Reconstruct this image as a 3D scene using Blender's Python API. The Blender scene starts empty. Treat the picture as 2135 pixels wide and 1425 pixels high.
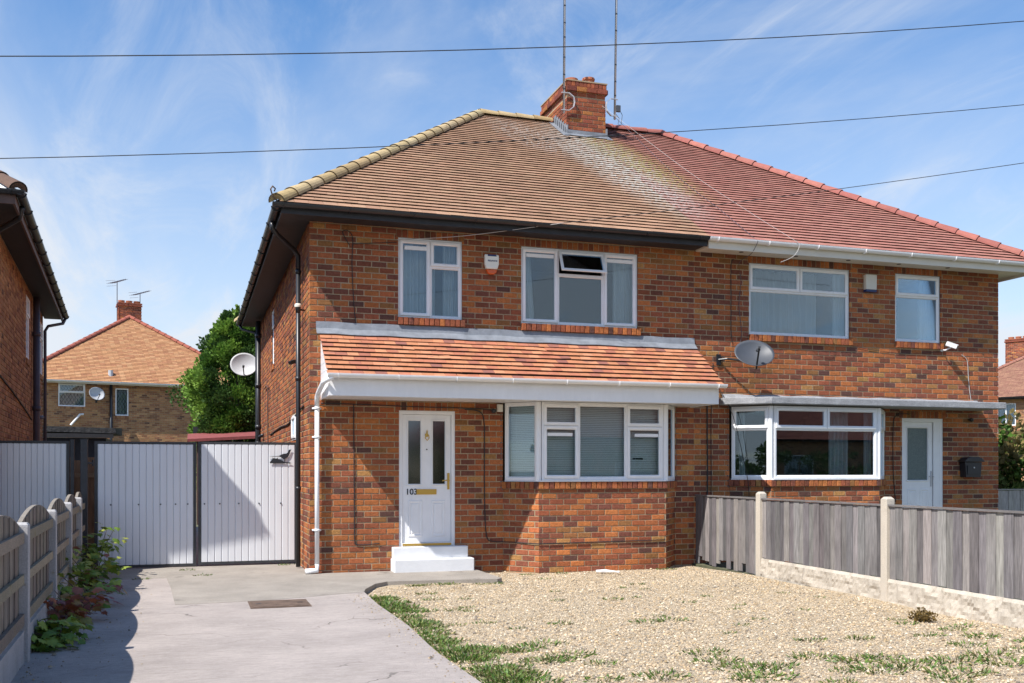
import bpy, math, random
import numpy as np
from mathutils import Vector, Matrix
random.seed(7); rng = np.random.default_rng(7)
scene = bpy.context.scene
COL = scene.collection
R = math.radians

# ------------------------------------------------------------------ camera, sky, sun, exposure
CAM = (-1.647, -14.75, 1.52); YAW = R(17.9)
cam = bpy.data.cameras.new('camera'); camo = bpy.data.objects.new('camera', cam); COL.objects.link(camo)
camo.location = CAM; camo.rotation_euler = (R(90), 0, -YAW)
cam.sensor_width = 36; cam.lens = 36*2070/2135; cam.sensor_fit = 'HORIZONTAL'
cam.shift_x = 0.0; cam.shift_y = (980-712.5)/2135
cam.clip_start = 0.05; cam.clip_end = 3000
scene.camera = camo

LIGHT = Vector((0.70, 0.36, -1.0)).normalized()
SUN_EL = math.asin(-LIGHT.z); SUN_AZ = math.atan2(-LIGHT.x, -LIGHT.y)      # clockwise from +Y
world = bpy.data.worlds.new('World'); scene.world = world; world.use_nodes = True
wt = world.node_tree; wt.nodes.clear()
def wn(t, **k):
    n = wt.nodes.new(t)
    for a, b in k.items(): setattr(n, a, b)
    return n
sky = wn('ShaderNodeTexSky', sky_type='NISHITA', sun_disc=False)
sky.sun_elevation = SUN_EL; sky.sun_rotation = SUN_AZ
sky.altitude = 50; sky.air_density = 1.0; sky.dust_density = 0.3; sky.ozone_density = 4.0
tc = wn('ShaderNodeTexCoord'); sep = wn('ShaderNodeSeparateXYZ'); wt.links.new(tc.outputs['Generated'], sep.inputs[0])
def wm(op, a, b=None, clamp=False):
    n = wn('ShaderNodeMath', operation=op, use_clamp=clamp)
    for i, q in enumerate((a, b)):
        if q is None: continue
        if isinstance(q, (int, float)): n.inputs[i].default_value = q
        else: wt.links.new(q, n.inputs[i])
    return n.outputs[0]
zc = wm('MAXIMUM', sep.outputs[2], 0.0); zp = wm('ADD', zc, 0.16)
cmb = wn('ShaderNodeCombineXYZ')
wt.links.new(wm('DIVIDE', sep.outputs[0], zp), cmb.inputs[0]); wt.links.new(wm('DIVIDE', sep.outputs[1], zp), cmb.inputs[1])
def cloud(scale, rot, stretch, lo, hi, rough, det=8, dist=0.6):
    mp = wn('ShaderNodeMapping'); mp.inputs['Rotation'].default_value = (0, 0, rot); mp.inputs['Scale'].default_value = stretch
    wt.links.new(cmb.outputs[0], mp.inputs[0])
    nz = wn('ShaderNodeTexNoise'); nz.inputs['Scale'].default_value = scale; nz.inputs['Detail'].default_value = det
    nz.inputs['Roughness'].default_value = rough; nz.inputs['Distortion'].default_value = dist
    wt.links.new(mp.outputs[0], nz.inputs['Vector'])
    mr = wn('ShaderNodeMapRange', interpolation_type='SMOOTHSTEP'); mr.inputs[1].default_value = lo; mr.inputs[2].default_value = hi
    wt.links.new(nz.outputs['Fac'], mr.inputs[0]); return mr.outputs[0]
c1 = cloud(0.9, R(35), (1.0, 0.45, 1), 0.43, 0.76, 0.58)
c2 = cloud(2.6, R(60), (1.0, 0.35, 1), 0.45, 0.80, 0.66, dist=1.2)
cl = wm('ADD', wm('MULTIPLY', c1, 0.66), wm('MULTIPLY', c2, 0.46))
hz = wn('ShaderNodeMapRange', interpolation_type='SMOOTHSTEP')
hz.inputs[1].default_value = 0.50; hz.inputs[2].default_value = 0.05; hz.inputs[3].default_value = 0.0; hz.inputs[4].default_value = 0.85
wt.links.new(zc, hz.inputs[0])
clm = wm('ADD', cl, wm('MULTIPLY', hz.outputs[0], wm('ADD', wm('MULTIPLY', c1, 0.35), 0.78)), True)
mx = wn('ShaderNodeMix', data_type='RGBA'); wt.links.new(wm('MULTIPLY', clm, 0.94), mx.inputs[0])
hsv = wn('ShaderNodeHueSaturation'); hsv.inputs['Saturation'].default_value = 1.22; hsv.inputs['Value'].default_value = 1.75
wt.links.new(sky.outputs[0], hsv.inputs['Color']); wt.links.new(hsv.outputs[0], mx.inputs[6])
mx.inputs[7].default_value = (7.3, 7.7, 8.3, 1)
bg = wn('ShaderNodeBackground'); bg.inputs[1].default_value = 0.080; wt.links.new(mx.outputs[2], bg.inputs[0])
wo = wn('ShaderNodeOutputWorld'); wt.links.new(bg.outputs[0], wo.inputs[0])

sun = bpy.data.lights.new('sun', 'SUN'); sun.energy = 5.0; sun.angle = R(0.53); sun.color = (1.0, 0.965, 0.91)
suno = bpy.data.objects.new('sun', sun); COL.objects.link(suno)
suno.rotation_euler = LIGHT.to_track_quat('-Z', 'Y').to_euler(); suno.location = (-20, -10, 30)
scene.view_settings.view_transform = 'Standard'; scene.view_settings.look = 'None'
scene.view_settings.exposure = 0.48; scene.view_settings.gamma = 1.0; scene.view_settings.use_curve_mapping = False
scene.cycles.max_bounces = 6; scene.cycles.transparent_max_bounces = 12

# ------------------------------------------------------------------ materials
def mat(name, col=(.5, .5, .5), attr=False, rough=.6, noise=(), bump=(), metal=0.0, spec=0.5, mask=None, translucent=0.0):
    """noise: (scale, amount, stretch xyz); bump: (scale, distance, stretch); mask: (fn(nt, pos_socket)->fac socket, colour)"""
    m = bpy.data.materials.new(name); m.use_nodes = True; nt = m.node_tree; p = nt.nodes['Principled BSDF']
    def N(t, **k):
        n = nt.nodes.new(t)
        for a, b in k.items(): setattr(n, a, b)
        return n
    p.inputs['Roughness'].default_value = rough; p.inputs['Metallic'].default_value = metal
    p.inputs['Specular IOR Level'].default_value = spec
    geo = N('ShaderNodeNewGeometry')
    if attr:
        a = N('ShaderNodeAttribute'); a.attribute_name = 'Col'; cs = a.outputs['Color']
    else:
        a = N('ShaderNodeRGB'); a.outputs[0].default_value = (*col, 1); cs = a.outputs[0]
    def tex(scale, stretch, detail=5, rough_=.6):
        mp = N('ShaderNodeMapping'); mp.inputs['Scale'].default_value = stretch; nt.links.new(geo.outputs['Position'], mp.inputs[0])
        nz = N('ShaderNodeTexNoise'); nz.inputs['Scale'].default_value = scale; nz.inputs['Detail'].default_value = detail
        nz.inputs['Roughness'].default_value = rough_; nt.links.new(mp.outputs[0], nz.inputs['Vector']); return nz.outputs['Fac']
    for nsp in noise:
        sc, am, st = nsp[:3]
        f = tex(sc, st)
        mr = N('ShaderNodeMapRange'); mr.inputs[1].default_value = .25; mr.inputs[2].default_value = .75
        mr.inputs[3].default_value = 1-am; mr.inputs[4].default_value = 1+am; nt.links.new(f, mr.inputs[0])
        mm = N('ShaderNodeVectorMath', operation='SCALE'); nt.links.new(cs, mm.inputs[0]); nt.links.new(mr.outputs[0], mm.inputs['Scale'])
        cs = mm.outputs[0]
    if mask:
        for fn, mc in mask:
            fac = fn(nt, N, geo.outputs['Position'], tex)
            mi = N('ShaderNodeMix', data_type='RGBA'); nt.links.new(fac, mi.inputs[0]); nt.links.new(cs, mi.inputs[6]); mi.inputs[7].default_value = (*mc, 1)
            cs = mi.outputs[2]
    nt.links.new(cs, p.inputs['Base Color'])
    prev = None
    for sc, di, st in bump:
        f = tex(sc, st, 6, .65)
        b = N('ShaderNodeBump'); b.inputs['Strength'].default_value = 1.0; b.inputs['Distance'].default_value = di
        nt.links.new(f, b.inputs['Height'])
        if prev: nt.links.new(prev, b.inputs['Normal'])
        prev = b.outputs[0]
    if prev: nt.links.new(prev, p.inputs['Normal'])
    if translucent:
        out = nt.nodes['Material Output']; tr = N('ShaderNodeBsdfTranslucent'); nt.links.new(cs, tr.inputs[0])
        ms = N('ShaderNodeMixShader'); ms.inputs[0].default_value = translucent
        nt.links.new(p.outputs[0], ms.inputs[1]); nt.links.new(tr.outputs[0], ms.inputs[2]); nt.links.new(ms.outputs[0], out.inputs[0])
    return m
U = (1, 1, 1)
def fac_noise(scale, lo, hi, stretch=U):
    def f(nt, N, pos, tex):
        mr = N('ShaderNodeMapRange', interpolation_type='SMOOTHSTEP'); mr.inputs[1].default_value = lo; mr.inputs[2].default_value = hi
        nt.links.new(tex(scale, stretch, 8, .7), mr.inputs[0]); return mr.outputs[0]
    return f
def fac_lichen(cx, cy, rx, ry, skew, scale, lo, hi):
    """lichen spreading downhill from the chimney: an elliptical growth area broken up by noise"""
    def f(nt, N, pos, tex):
        s = N('ShaderNodeSeparateXYZ'); nt.links.new(pos, s.inputs[0])
        def ma(op, a, b):
            n = N('ShaderNodeMath', operation=op)
            for i, q in enumerate((a, b)):
                if isinstance(q, (int, float)): n.inputs[i].default_value = q
                else: nt.links.new(q, n.inputs[i])
            return n.outputs[0]
        dy = ma('SUBTRACT', s.outputs[1], cy)
        dx = ma('SUBTRACT', ma('SUBTRACT', s.outputs[0], cx), ma('MULTIPLY', dy, skew))
        d = ma('ADD', ma('POWER', ma('ABSOLUTE', ma('DIVIDE', dx, rx), 0), 2.0), ma('POWER', ma('ABSOLUTE', ma('DIVIDE', dy, ry), 0), 2.0))
        mr = N('ShaderNodeMapRange', interpolation_type='SMOOTHSTEP'); mr.inputs[1].default_value = 1.0; mr.inputs[2].default_value = 0.0; nt.links.new(d, mr.inputs[0])
        m2 = N('ShaderNodeMapRange', interpolation_type='SMOOTHSTEP'); m2.inputs[1].default_value = lo; m2.inputs[2].default_value = hi; nt.links.new(tex(scale, U, 9, .75), m2.inputs[0])
        return ma('MULTIPLY', mr.outputs[0], m2.outputs[0])
    return f
def fac_crack(scale):
    def f(nt, N, pos, tex):
        mp = N('ShaderNodeVectorMath', operation='ADD'); nz = N('ShaderNodeTexNoise'); nz.inputs['Scale'].default_value = 3.0; nz.inputs['Detail'].default_value = 6
        nt.links.new(pos, nz.inputs['Vector']); sc = N('ShaderNodeVectorMath', operation='SCALE'); sc.inputs['Scale'].default_value = .45; nt.links.new(nz.outputs['Color'], sc.inputs[0])
        nt.links.new(pos, mp.inputs[0]); nt.links.new(sc.outputs[0], mp.inputs[1])
        v = N('ShaderNodeTexVoronoi', feature='DISTANCE_TO_EDGE'); v.inputs['Scale'].default_value = scale; nt.links.new(mp.outputs[0], v.inputs['Vector'])
        mr = N('ShaderNodeMapRange'); mr.inputs[1].default_value = .006; mr.inputs[2].default_value = .001; nt.links.new(v.outputs['Distance'], mr.inputs[0])
        m2 = N('ShaderNodeMapRange'); m2.inputs[1].default_value = .50; m2.inputs[2].default_value = .58; nt.links.new(tex(.7, U, 3, .5), m2.inputs[0])
        mu = N('ShaderNodeMath', operation='MULTIPLY'); nt.links.new(mr.outputs[0], mu.inputs[0]); nt.links.new(m2.outputs[0], mu.inputs[1]); return mu.outputs[0]
    return f
M = {}
M['brick'] = mat('brick', attr=True, rough=.9, noise=[(24, .30, U), (120, .30, U), (.9, .16, U), (.35, .16, U)], bump=[(75, .010, (1, 1, .7)), (260, .003, U)], spec=.25,
                 mask=[(fac_noise(1.6, .62, .80), (.17, .10, .065)), (fac_noise(3.1, .68, .80), (.40, .32, .25)), (fac_noise(38, .70, .80), (.10, .045, .03))])
M['brick_brown'] = mat('brick_brown', attr=True, rough=.9, noise=[(30, .25, U), (1.3, .10, U)], bump=[(110, .005, U)], spec=.25)
M['mortar'] = mat('mortar', (.37, .28, .18), rough=.95, noise=[(40, .25, U), (1.5, .18, U)], bump=[(150, .004, U)], spec=.2)
LICH = [(fac_lichen(6.15, 3.0, 1.05, 3.4, -.10, 16, .44, .56), (.50, .48, .43)), (fac_lichen(6.75, 3.3, .75, 2.6, -.2, 19, .47, .57), (.36, .32, .10)),
        (fac_lichen(4.9, 4.2, .9, 1.5, -.3, 18, .50, .60), (.50, .47, .43)), (fac_noise(5.0, .70, .76), (.05, .04, .03))]
M['roof_tan'] = mat('roof_tan', attr=True, rough=.85, noise=[(3.0, .16, U), (50, .2, U), (.5, .10, U)], bump=[(120, .003, U)], mask=LICH, spec=.3)
M['roof_red'] = mat('roof_red', attr=True, rough=.85, noise=[(3.0, .16, U), (50, .2, U)], bump=[(120, .003, U)], mask=LICH, spec=.3)
M['canopy_tile'] = mat('canopy_tile', attr=True, rough=.6, noise=[(7, .14, U), (60, .12, U)], bump=[(140, .002, U)], mask=[(fac_noise(2.4, .57, .72, (1, 2.0, 2.0)), (.24, .12, .10)), (fac_noise(3.2, .60, .80), (.58, .38, .29))])
M['hip_tan'] = mat('hip_tan', attr=True, rough=.9, noise=[(9, .18, U), (70, .18, U)], bump=[(120, .004, U)], mask=[(fac_noise(6, .6, .75), (.16, .12, .07))])
M['hip_red'] = mat('hip_red', attr=True, rough=.9, noise=[(9, .14, U), (70, .15, U)], bump=[(120, .003, U)])
M['underlay'] = mat('roof_underlay', (.035, .028, .025), rough=.95)
M['white'] = mat('white_upvc', (.79, .79, .80), rough=.34, noise=[(2.5, .05, U), (14, .03, (1, 1, .25))], bump=[(9, .0015, U)], mask=[(fac_noise(4, .66, .86, (1, 1, .35)), (.60, .57, .52))])
M['cream'] = mat('cream_upvc', (.66, .62, .54), rough=.45, noise=[(2, .07, U)])
M['masonry'] = mat('white_masonry_paint', (.70, .70, .70), rough=.75, noise=[(6, .05, U)], bump=[(60, .004, U)], mask=[(fac_noise(9, .68, .78), (.40, .37, .33))])
M['black'] = mat('black_plastic', (.018, .019, .023), rough=.38, noise=[(6, .2, U)])
M['grey_pipe'] = mat('grey_painted_pipe', (.075, .065, .08), rough=.5, noise=[(5, .2, U)])
M['blackwood'] = mat('black_painted_timber', (.022, .022, .026), rough=.6, noise=[(8, .3, U)], mask=[(fac_noise(7, .68, .75), (.13, .045, .025))])
M['bwood_brown'] = mat('brown_painted_timber', (.10, .055, .045), rough=.6, noise=[(8, .3, U)])
M['lead'] = mat('lead', (.20, .215, .24), rough=.55, metal=.0, noise=[(6, .28, U)], bump=[(25, .006, U)])
M['steel'] = mat('galvanised_steel', (.50, .51, .53), rough=.45, metal=.25, noise=[(20, .15, U)])
M['gateblack'] = mat('gate_steel', (.035, .036, .04), rough=.5, noise=[(12, .3, U)], mask=[(fac_noise(11, .64, .72), (.14, .07, .035))])
M['gatewhite'] = mat('gate_cladding', (.70, .71, .73), rough=.34, noise=[(2.2, .05, (1, 1, .3))], mask=[(fac_noise(14, .77, .82), (.28, .24, .2))])
M['concrete'] = mat('drive_concrete', (.395, .34, .305), rough=.93, noise=[(1.3, .18, U), (9, .16, (.5, 3, 1)), (45, .22, (.5, 2.5, 1)), (170, .30, U)], bump=[(45, .008, (.5, 4, 1)), (170, .004, U)],
                    mask=[(fac_noise(.8, .58, .80), (.26, .225, .19)), (fac_noise(26, .68, .76, (.3, 1, 1)), (.18, .155, .13)), (fac_noise(60, .70, .74), (.15, .13, .11)), (fac_crack(.55), (.12, .105, .09))])
M['concrete_dark'] = mat('path_concrete', (.30, .265, .225), rough=.95, noise=[(1.5, .22, U), (110, .35, U)], bump=[(130, .004, U)], mask=[(fac_noise(1.3, .56, .74), (.12, .10, .085))])
M['post'] = mat('post_concrete', (.50, .44, .36), rough=.92, noise=[(3, .16, (1, 1, .4)), (80, .16, U)], bump=[(90, .003, U)], mask=[(fac_noise(5, .62, .78, (1, 1, .4)), (.20, .17, .12))])
M['post_cold'] = mat('post_concrete_weathered', (.40, .38, .37), rough=.92, noise=[(4, .2, (1, 1, .4)), (80, .2, U)], bump=[(90, .003, U)], mask=[(fac_noise(6, .58, .75), (.27, .22, .11))])
M['slab'] = mat('slab_concrete', (.30, .30, .31), rough=.9, noise=[(5, .25, U), (60, .25, U)], bump=[(40, .008, U)])
M['fence'] = mat('grey_fence_wood', attr=True, rough=.88, noise=[(3.2, .32, (9, 9, .9)), (14, .38, (9, 9, .4)), (1.2, .18, U)], bump=[(16, .003, (9, 9, .5))],
                 mask=[(fac_noise(7, .67, .74, (1.6, 1.6, .8)), (.07, .058, .052)), (fac_noise(2.2, .68, .86, (2, 2, .5)), (.29, .265, .235))], spec=.2)
M['fence_rail'] = mat('fence_rail_wood', attr=True, rough=.9, noise=[(14, .25, (.6, 1, 9)), (2, .15, U)], bump=[(20, .003, (.6, 1, 8))], mask=[(fac_noise(4, .60, .74), (.20, .16, .06))], spec=.2)
M['brass'] = mat('brass', (.55, .36, .09), rough=.35, metal=.85)
M['rust'] = mat('rusty_iron', (.13, .085, .06), rough=.85, noise=[(9, .4, U), (60, .3, U)], bump=[(70, .005, U)])
M['gravel'] = mat('gravel_bed', (.50, .40, .27), rough=.95, noise=[(45, .5, U), (160, .45, U), (.8, .12, U)], bump=[(55, .03, U)], mask=[(fac_noise(1.1, .60, .78), (.24, .19, .11))])
M['pebble'] = mat('pebble', attr=True, rough=.9, noise=[(60, .12, U)], spec=.3)
M['leaf'] = mat('leaf', attr=True, rough=.55, noise=[(25, .2, U)], translucent=.25)
M['conifer'] = mat('conifer_foliage', attr=True, rough=.65, translucent=.22, spec=.3)
M['bark'] = mat('bark', (.09, .065, .045), rough=.95, noise=[(15, .4, (1, 1, .3))], bump=[(25, .02, (1, 1, .3))])
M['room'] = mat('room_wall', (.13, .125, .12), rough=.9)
M['curtain'] = mat('curtain', (.58, .61, .63), rough=.9, translucent=.3)
M['blind'] = mat('venetian_blind', (.82, .84, .80), rough=.5, translucent=.15)
M['dishgrey'] = mat('dish_grey', (.062, .068, .08), rough=.5, noise=[(4, .1, U)])
M['dishpale'] = mat('dish_pale', (.50, .50, .51), rough=.55, noise=[(4, .1, U)])
M['alarmwhite'] = mat('alarm_plastic', (.78, .76, .68), rough=.4)
M['orange'] = mat('orange_lens', (.62, .10, .015), rough=.25)
M['navy'] = mat('navy_print', (.012, .03, .12), rough=.4)
M['asphalt'] = mat('asphalt', (.06, .058, .058), rough=.95, noise=[(2, .2, U), (120, .4, U)], bump=[(160, .004, U)])
M['soil'] = mat('ground_soil', (.10, .10, .055), rough=.95, noise=[(.6, .3, U), (9, .3, U)])
M['pot'] = mat('terracotta', (.42, .14, .07), rough=.85, noise=[(14, .2, U)])
M['redroof'] = mat('felt_red', (.23, .055, .05), rough=.9, noise=[(9, .25, U)])
M['felt'] = mat('black_felt', (.03, .03, .032), rough=.7, noise=[(6, .4, U)], bump=[(9, .03, U)])
M['wire'] = mat('wire_black', (.02, .02, .022), rough=.6)
M['wire_white'] = mat('wire_white', (.45, .43, .41), rough=.6)

def glass(name, tint=(.92, .96, .965), base=.012, rough=0.0, k=1.5):
    m = bpy.data.materials.new(name); m.use_nodes = True; nt = m.node_tree; nt.nodes.clear()
    o = nt.nodes.new('ShaderNodeOutputMaterial'); t = nt.nodes.new('ShaderNodeBsdfTransparent'); g = nt.nodes.new('ShaderNodeBsdfGlossy')
    t.inputs[0].default_value = (*tint, 1); g.inputs['Roughness'].default_value = rough; g.inputs[0].default_value = (.74, .88, 1, 1)
    fr = nt.nodes.new('ShaderNodeFresnel'); fr.inputs[0].default_value = 1.5
    ma = nt.nodes.new('ShaderNodeMath'); ma.operation = 'MULTIPLY_ADD'; ma.use_clamp = True; ma.inputs[1].default_value = k; ma.inputs[2].default_value = base
    nt.links.new(fr.outputs[0], ma.inputs[0])
    ms = nt.nodes.new('ShaderNodeMixShader'); nt.links.new(ma.outputs[0], ms.inputs[0]); nt.links.new(t.outputs[0], ms.inputs[1]); nt.links.new(g.outputs[0], ms.inputs[2])
    nt.links.new(ms.outputs[0], o.inputs[0]); return m
M['glass'] = glass('window_glass')
M['glass_dark'] = glass('dark_patterned_glass', (.16, .14, .13), .10, .08, 1.2)
M['glass_obscure'] = mat('obscure_glass', (.10, .14, .14), rough=.22, noise=[(90, .5, U)], bump=[(120, .004, U)])

# ------------------------------------------------------------------ mesh helpers
class Fr:
    """a wall frame: along direction in plan, outward normal to the right-hand front of it"""
    def __init__(s, o, d):
        s.o = Vector((o[0], o[1], 0)); l = math.hypot(*d); s.d = Vector((d[0]/l, d[1]/l, 0)); s.n = Vector((s.d.y, -s.d.x, 0)); s.ang = math.atan2(s.d.y, s.d.x); s.len = l
    def P(s, a, d, z): q = s.o+s.d*a+s.n*d; return (q.x, q.y, z)
FRONT = Fr((0, 0), (1, 0))
class MB:
    def __init__(s): s.v = []; s.f = []; s.c = []
    def add(s, vs, fs, col=(1, 1, 1)):
        b = len(s.v); s.v += [tuple(q) for q in vs]; s.f += [tuple(i+b for i in f) for f in fs]; s.c += [col]*len(vs); return s
    def box(s, x0, x1, y0, y1, z0, z1, col=(1, 1, 1)):
        vs = [(x, y, z) for z in (z0, z1) for y in (y0, y1) for x in (x0, x1)]
        return s.add(vs, [(0, 2, 3, 1), (4, 5, 7, 6), (0, 1, 5, 4), (1, 3, 7, 5), (3, 2, 6, 7), (2, 0, 4, 6)], col)
    def boxF(s, fr, a0, a1, d0, d1, z0, z1, col=(1, 1, 1)):
        vs = [fr.P(a, d, z) for z in (z0, z1) for d in (d1, d0) for a in (a0, a1)]
        return s.add(vs, [(0, 2, 3, 1), (4, 5, 7, 6), (0, 1, 5, 4), (1, 3, 7, 5), (3, 2, 6, 7), (2, 0, 4, 6)], col)
    def obox(s, p, q, w, h, up=(0, 0, 1), col=(1, 1, 1)):
        """bar from p to q, w wide, h tall"""
        p = Vector(p); q = Vector(q); t = (q-p).normalized(); u = Vector(up); sd = t.cross(u)
        if sd.length < 1e-4: sd = t.cross(Vector((0, 1, 0)))
        sd.normalize(); u = sd.cross(t)
        vs = [e+sd*(i*w/2)+u*(j*h/2) for e in (p, q) for i, j in ((-1, -1), (1, -1), (1, 1), (-1, 1))]
        return s.add(vs, [(3, 2, 1, 0), (4, 5, 6, 7), (0, 1, 5, 4), (1, 2, 6, 5), (2, 3, 7, 6), (3, 0, 4, 7)], col)
    def ring(s, fr, a0, a1, z0, z1, prof, col=(1, 1, 1)):
        """mitred rectangular frame; prof = [(inset, d), ...]"""
        vs = []; n = len(prof)
        for i, d in prof: vs += [fr.P(a0+i, d, z0+i), fr.P(a1-i, d, z0+i), fr.P(a1-i, d, z1-i), fr.P(a0+i, d, z1-i)]
        fs = []
        for k in range(n-1):
            for e in range(4): fs.append((k*4+e, k*4+(e+1) % 4, (k+1)*4+(e+1) % 4, (k+1)*4+e))
        return s.add(vs, fs, col)
    def prism(s, poly, h0, h1, fn=None, col=(1, 1, 1)):
        """polygon extruded between h0 and h1; fn maps (x, y, h) to a point"""
        fn = fn or (lambda x, y, h: (x, y, h)); n = len(poly)
        vs = [fn(x, y, h0) for x, y in poly]+[fn(x, y, h1) for x, y in poly]
        return s.add(vs, [tuple(range(n-1, -1, -1)), tuple(range(n, 2*n))]+[(i, (i+1) % n, n+(i+1) % n, n+i) for i in range(n)], col)
    def tube(s, pts, r, n=8, cap=True, col=(1, 1, 1)):
        pts = [Vector(p) for p in pts]; rs = r if isinstance(r, (list, tuple)) else [r]*len(pts); vs = []; fs = []; side = None
        for i, p in enumerate(pts):
            t = (pts[min(i+1, len(pts)-1)]-pts[max(i-1, 0)]).normalized()
            if side is None: side = t.cross(Vector((0, 0, 1)) if abs(t.z) < .9 else Vector((1, 0, 0))).normalized()
            else: side = (side-t*side.dot(t)).normalized()
            u = t.cross(side)
            for k in range(n): a = 2*math.pi*k/n; vs.append(p+side*(rs[i]*math.cos(a))+u*(rs[i]*math.sin(a)))
        for i in range(len(pts)-1):
            for k in range(n): fs.append((i*n+k, i*n+(k+1) % n, (i+1)*n+(k+1) % n, (i+1)*n+k))
        if cap: fs += [tuple(range(n-1, -1, -1)), tuple(range((len(pts)-1)*n, len(pts)*n))]
        return s.add(vs, fs, col)
    def lathe(s, c, prof, n=20, col=(1, 1, 1)):
        vs = []; fs = []
        for r, z in prof:
            for k in range(n): a = 2*math.pi*k/n; vs.append((c[0]+r*math.cos(a), c[1]+r*math.sin(a), c[2]+z))
        for i in range(len(prof)-1):
            for k in range(n): fs.append((i*n+k, i*n+(k+1) % n, (i+1)*n+(k+1) % n, (i+1)*n+k))
        return s.add(vs, fs, col)
    def gutter(s, p, q, r=.058, out=(0, -1, 0)):
        """half-round channel from p to q (top edge centres), open above"""
        p = Vector(p); q = Vector(q); o = Vector(out); prof = []
        for k in range(9): a = math.pi*k/8; prof.append((math.cos(a)*r, -math.sin(a)*r))
        for k in range(8, -1, -1): a = math.pi*k/8; prof.append((math.cos(a)*(r-.006), -math.sin(a)*(r-.006)+.002))
        n = len(prof); vs = [e+o*x+Vector((0, 0, z)) for e in (p, q) for x, z in prof]
        fs = [(i, (i+1) % n, n+(i+1) % n, n+i) for i in range(n)]
        for e in (0, n): fs.append(tuple(e+i for i in range(9)))
        return s.add(vs, fs)
    def build(s, name, m, parent=None, smooth=False, off=None, bevel=0):
        off = off if off is not None else (OFF[-1] if parent is not None else (0, 0, 0))
        me = bpy.data.meshes.new(name); me.from_pydata([(x-off[0], y-off[1], z-off[2]) for x, y, z in s.v], [], s.f)
        at = me.color_attributes.new('Col', 'FLOAT_COLOR', 'POINT')
        at.data.foreach_set('color', np.hstack([np.array(s.c, dtype=np.float32).reshape(-1, 3), np.ones((len(s.v), 1), np.float32)]).ravel())
        me.materials.append(M[m] if isinstance(m, str) else m)
        if smooth: me.polygons.foreach_set('use_smooth', [True]*len(me.polygons))
        me.update()
        o = bpy.data.objects.new(name, me); COL.objects.link(o)
        if parent is not None: o.parent = parent
        if bevel:
            b = o.modifiers.new('edge', 'BEVEL'); b.width = bevel; b.segments = 2; b.limit_method = 'ANGLE'; b.angle_limit = R(50)
        return o
OFF = [(0, 0, 0)]
def thing(name, label, cat, loc=(0, 0, 0), rz=0, group=None, local=False):
    o = bpy.data.objects.new(name, None); COL.objects.link(o); o.empty_display_size = .2; o.location = loc; o.rotation_euler = (0, 0, rz)
    o['label'] = label; o['category'] = cat
    if group: o['group'] = group
    OFF[-1] = (0, 0, 0) if local else tuple(loc)
    return o
def tag(o, label, cat, group=None):
    o['label'] = label; o['category'] = cat
    if group: o['group'] = group
    return o
def struct(o): o['kind'] = 'structure'; return o
def stuff(o, label=None, cat=None):
    o['kind'] = 'stuff'
    if label: o['label'] = label; o['category'] = cat
    return o
def jit(c, a=.1): k = 1+random.uniform(-a, a); return tuple(q*k*(1+random.uniform(-a*.2, a*.2)) for q in c)
def mesh_copy(src, name, parent, loc, rz=0, scale=(1, 1, 1)):
    o = bpy.data.objects.new(name, src); COL.objects.link(o); o.parent = parent; o.location = loc; o.rotation_euler = (0, 0, rz); o.scale = scale; return o

# ------------------------------------------------------------------ bricks
CH = .0868; BL = .229; JT = .0145
PAL_ORANGE = [((.44, .150, .048), 24), ((.36, .112, .044), 25), ((.265, .079, .042), 26), ((.185, .060, .041), 18), ((.125, .048, .040), 9), ((.070, .040, .041), 3), ((.40, .205, .070), 4), ((.25, .12, .045), 6)]
PAL_BROWN = [((.42, .22, .105), 30), ((.36, .175, .085), 30), ((.28, .13, .07), 20), ((.46, .25, .12), 12), ((.17, .085, .055), 5)]
PAL_CHIM = [((.32, .095, .045), 30), ((.24, .07, .04), 30), ((.17, .052, .036), 22), ((.40, .16, .05), 8)]
PAL_ORANGE = [(tuple(.80*q+.20*m_ for q, m_ in zip(c, (.315, .112, .044))), w) for c, w in PAL_ORANGE]
def pick(pal): return random.choices([c for c, w in pal], [w for c, w in pal])[0]
def sub_rect(r, o):
    a0, a1, z0, z1 = r; b0, b1, y0, y1 = o
    if b0 >= a1 or b1 <= a0 or y0 >= z1 or y1 <= z0: return [r]
    out = []
    if a0 < b0: out.append((a0, b0, z0, z1))
    if a1 > b1: out.append((b1, a1, z0, z1))
    m0, m1 = max(a0, b0), min(a1, b1)
    if z0 < y0: out.append((m0, m1, z0, y0))
    if z1 > y1: out.append((m0, m1, y1, z1))
    return out
def brick_rects(a0, a1, z0, z1, holes, phase=0.0):
    """stretcher bond laid on one grid, cut around the openings"""
    out = []; i = math.floor((z0+.14)/CH)
    while True:
        b0 = -.14+i*CH; b1 = b0+CH
        if b0 >= z1-.01: break
        j = math.floor((a0-phase)/BL)-1
        while True:
            x0 = phase+j*BL+(BL/2 if i % 2 else 0); x1 = x0+BL; j += 1
            if x0 >= a1: break
            if x1 <= a0: continue
            rs = [(max(x0, a0)+JT/2*(x0 >= a0), min(x1, a1)-JT/2*(x1 <= a1), max(b0, z0)+JT/2, min(b1, z1)-JT/2)]
            for h in holes: rs = [q for r in rs for q in sub_rect(r, h)]
            out += [r for r in rs if r[1]-r[0] > .02 and r[3]-r[2] > .018]
        i += 1
    return out
def soldier_rects(a0, a1, z0, z1, w=.082):
    n = max(1, round((a1-a0)/w)); s = (a1-a0)/n
    return [(a0+k*s+.005, a0+(k+1)*s-.005, z0+.004, z1-.004) for k in range(n)]
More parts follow.
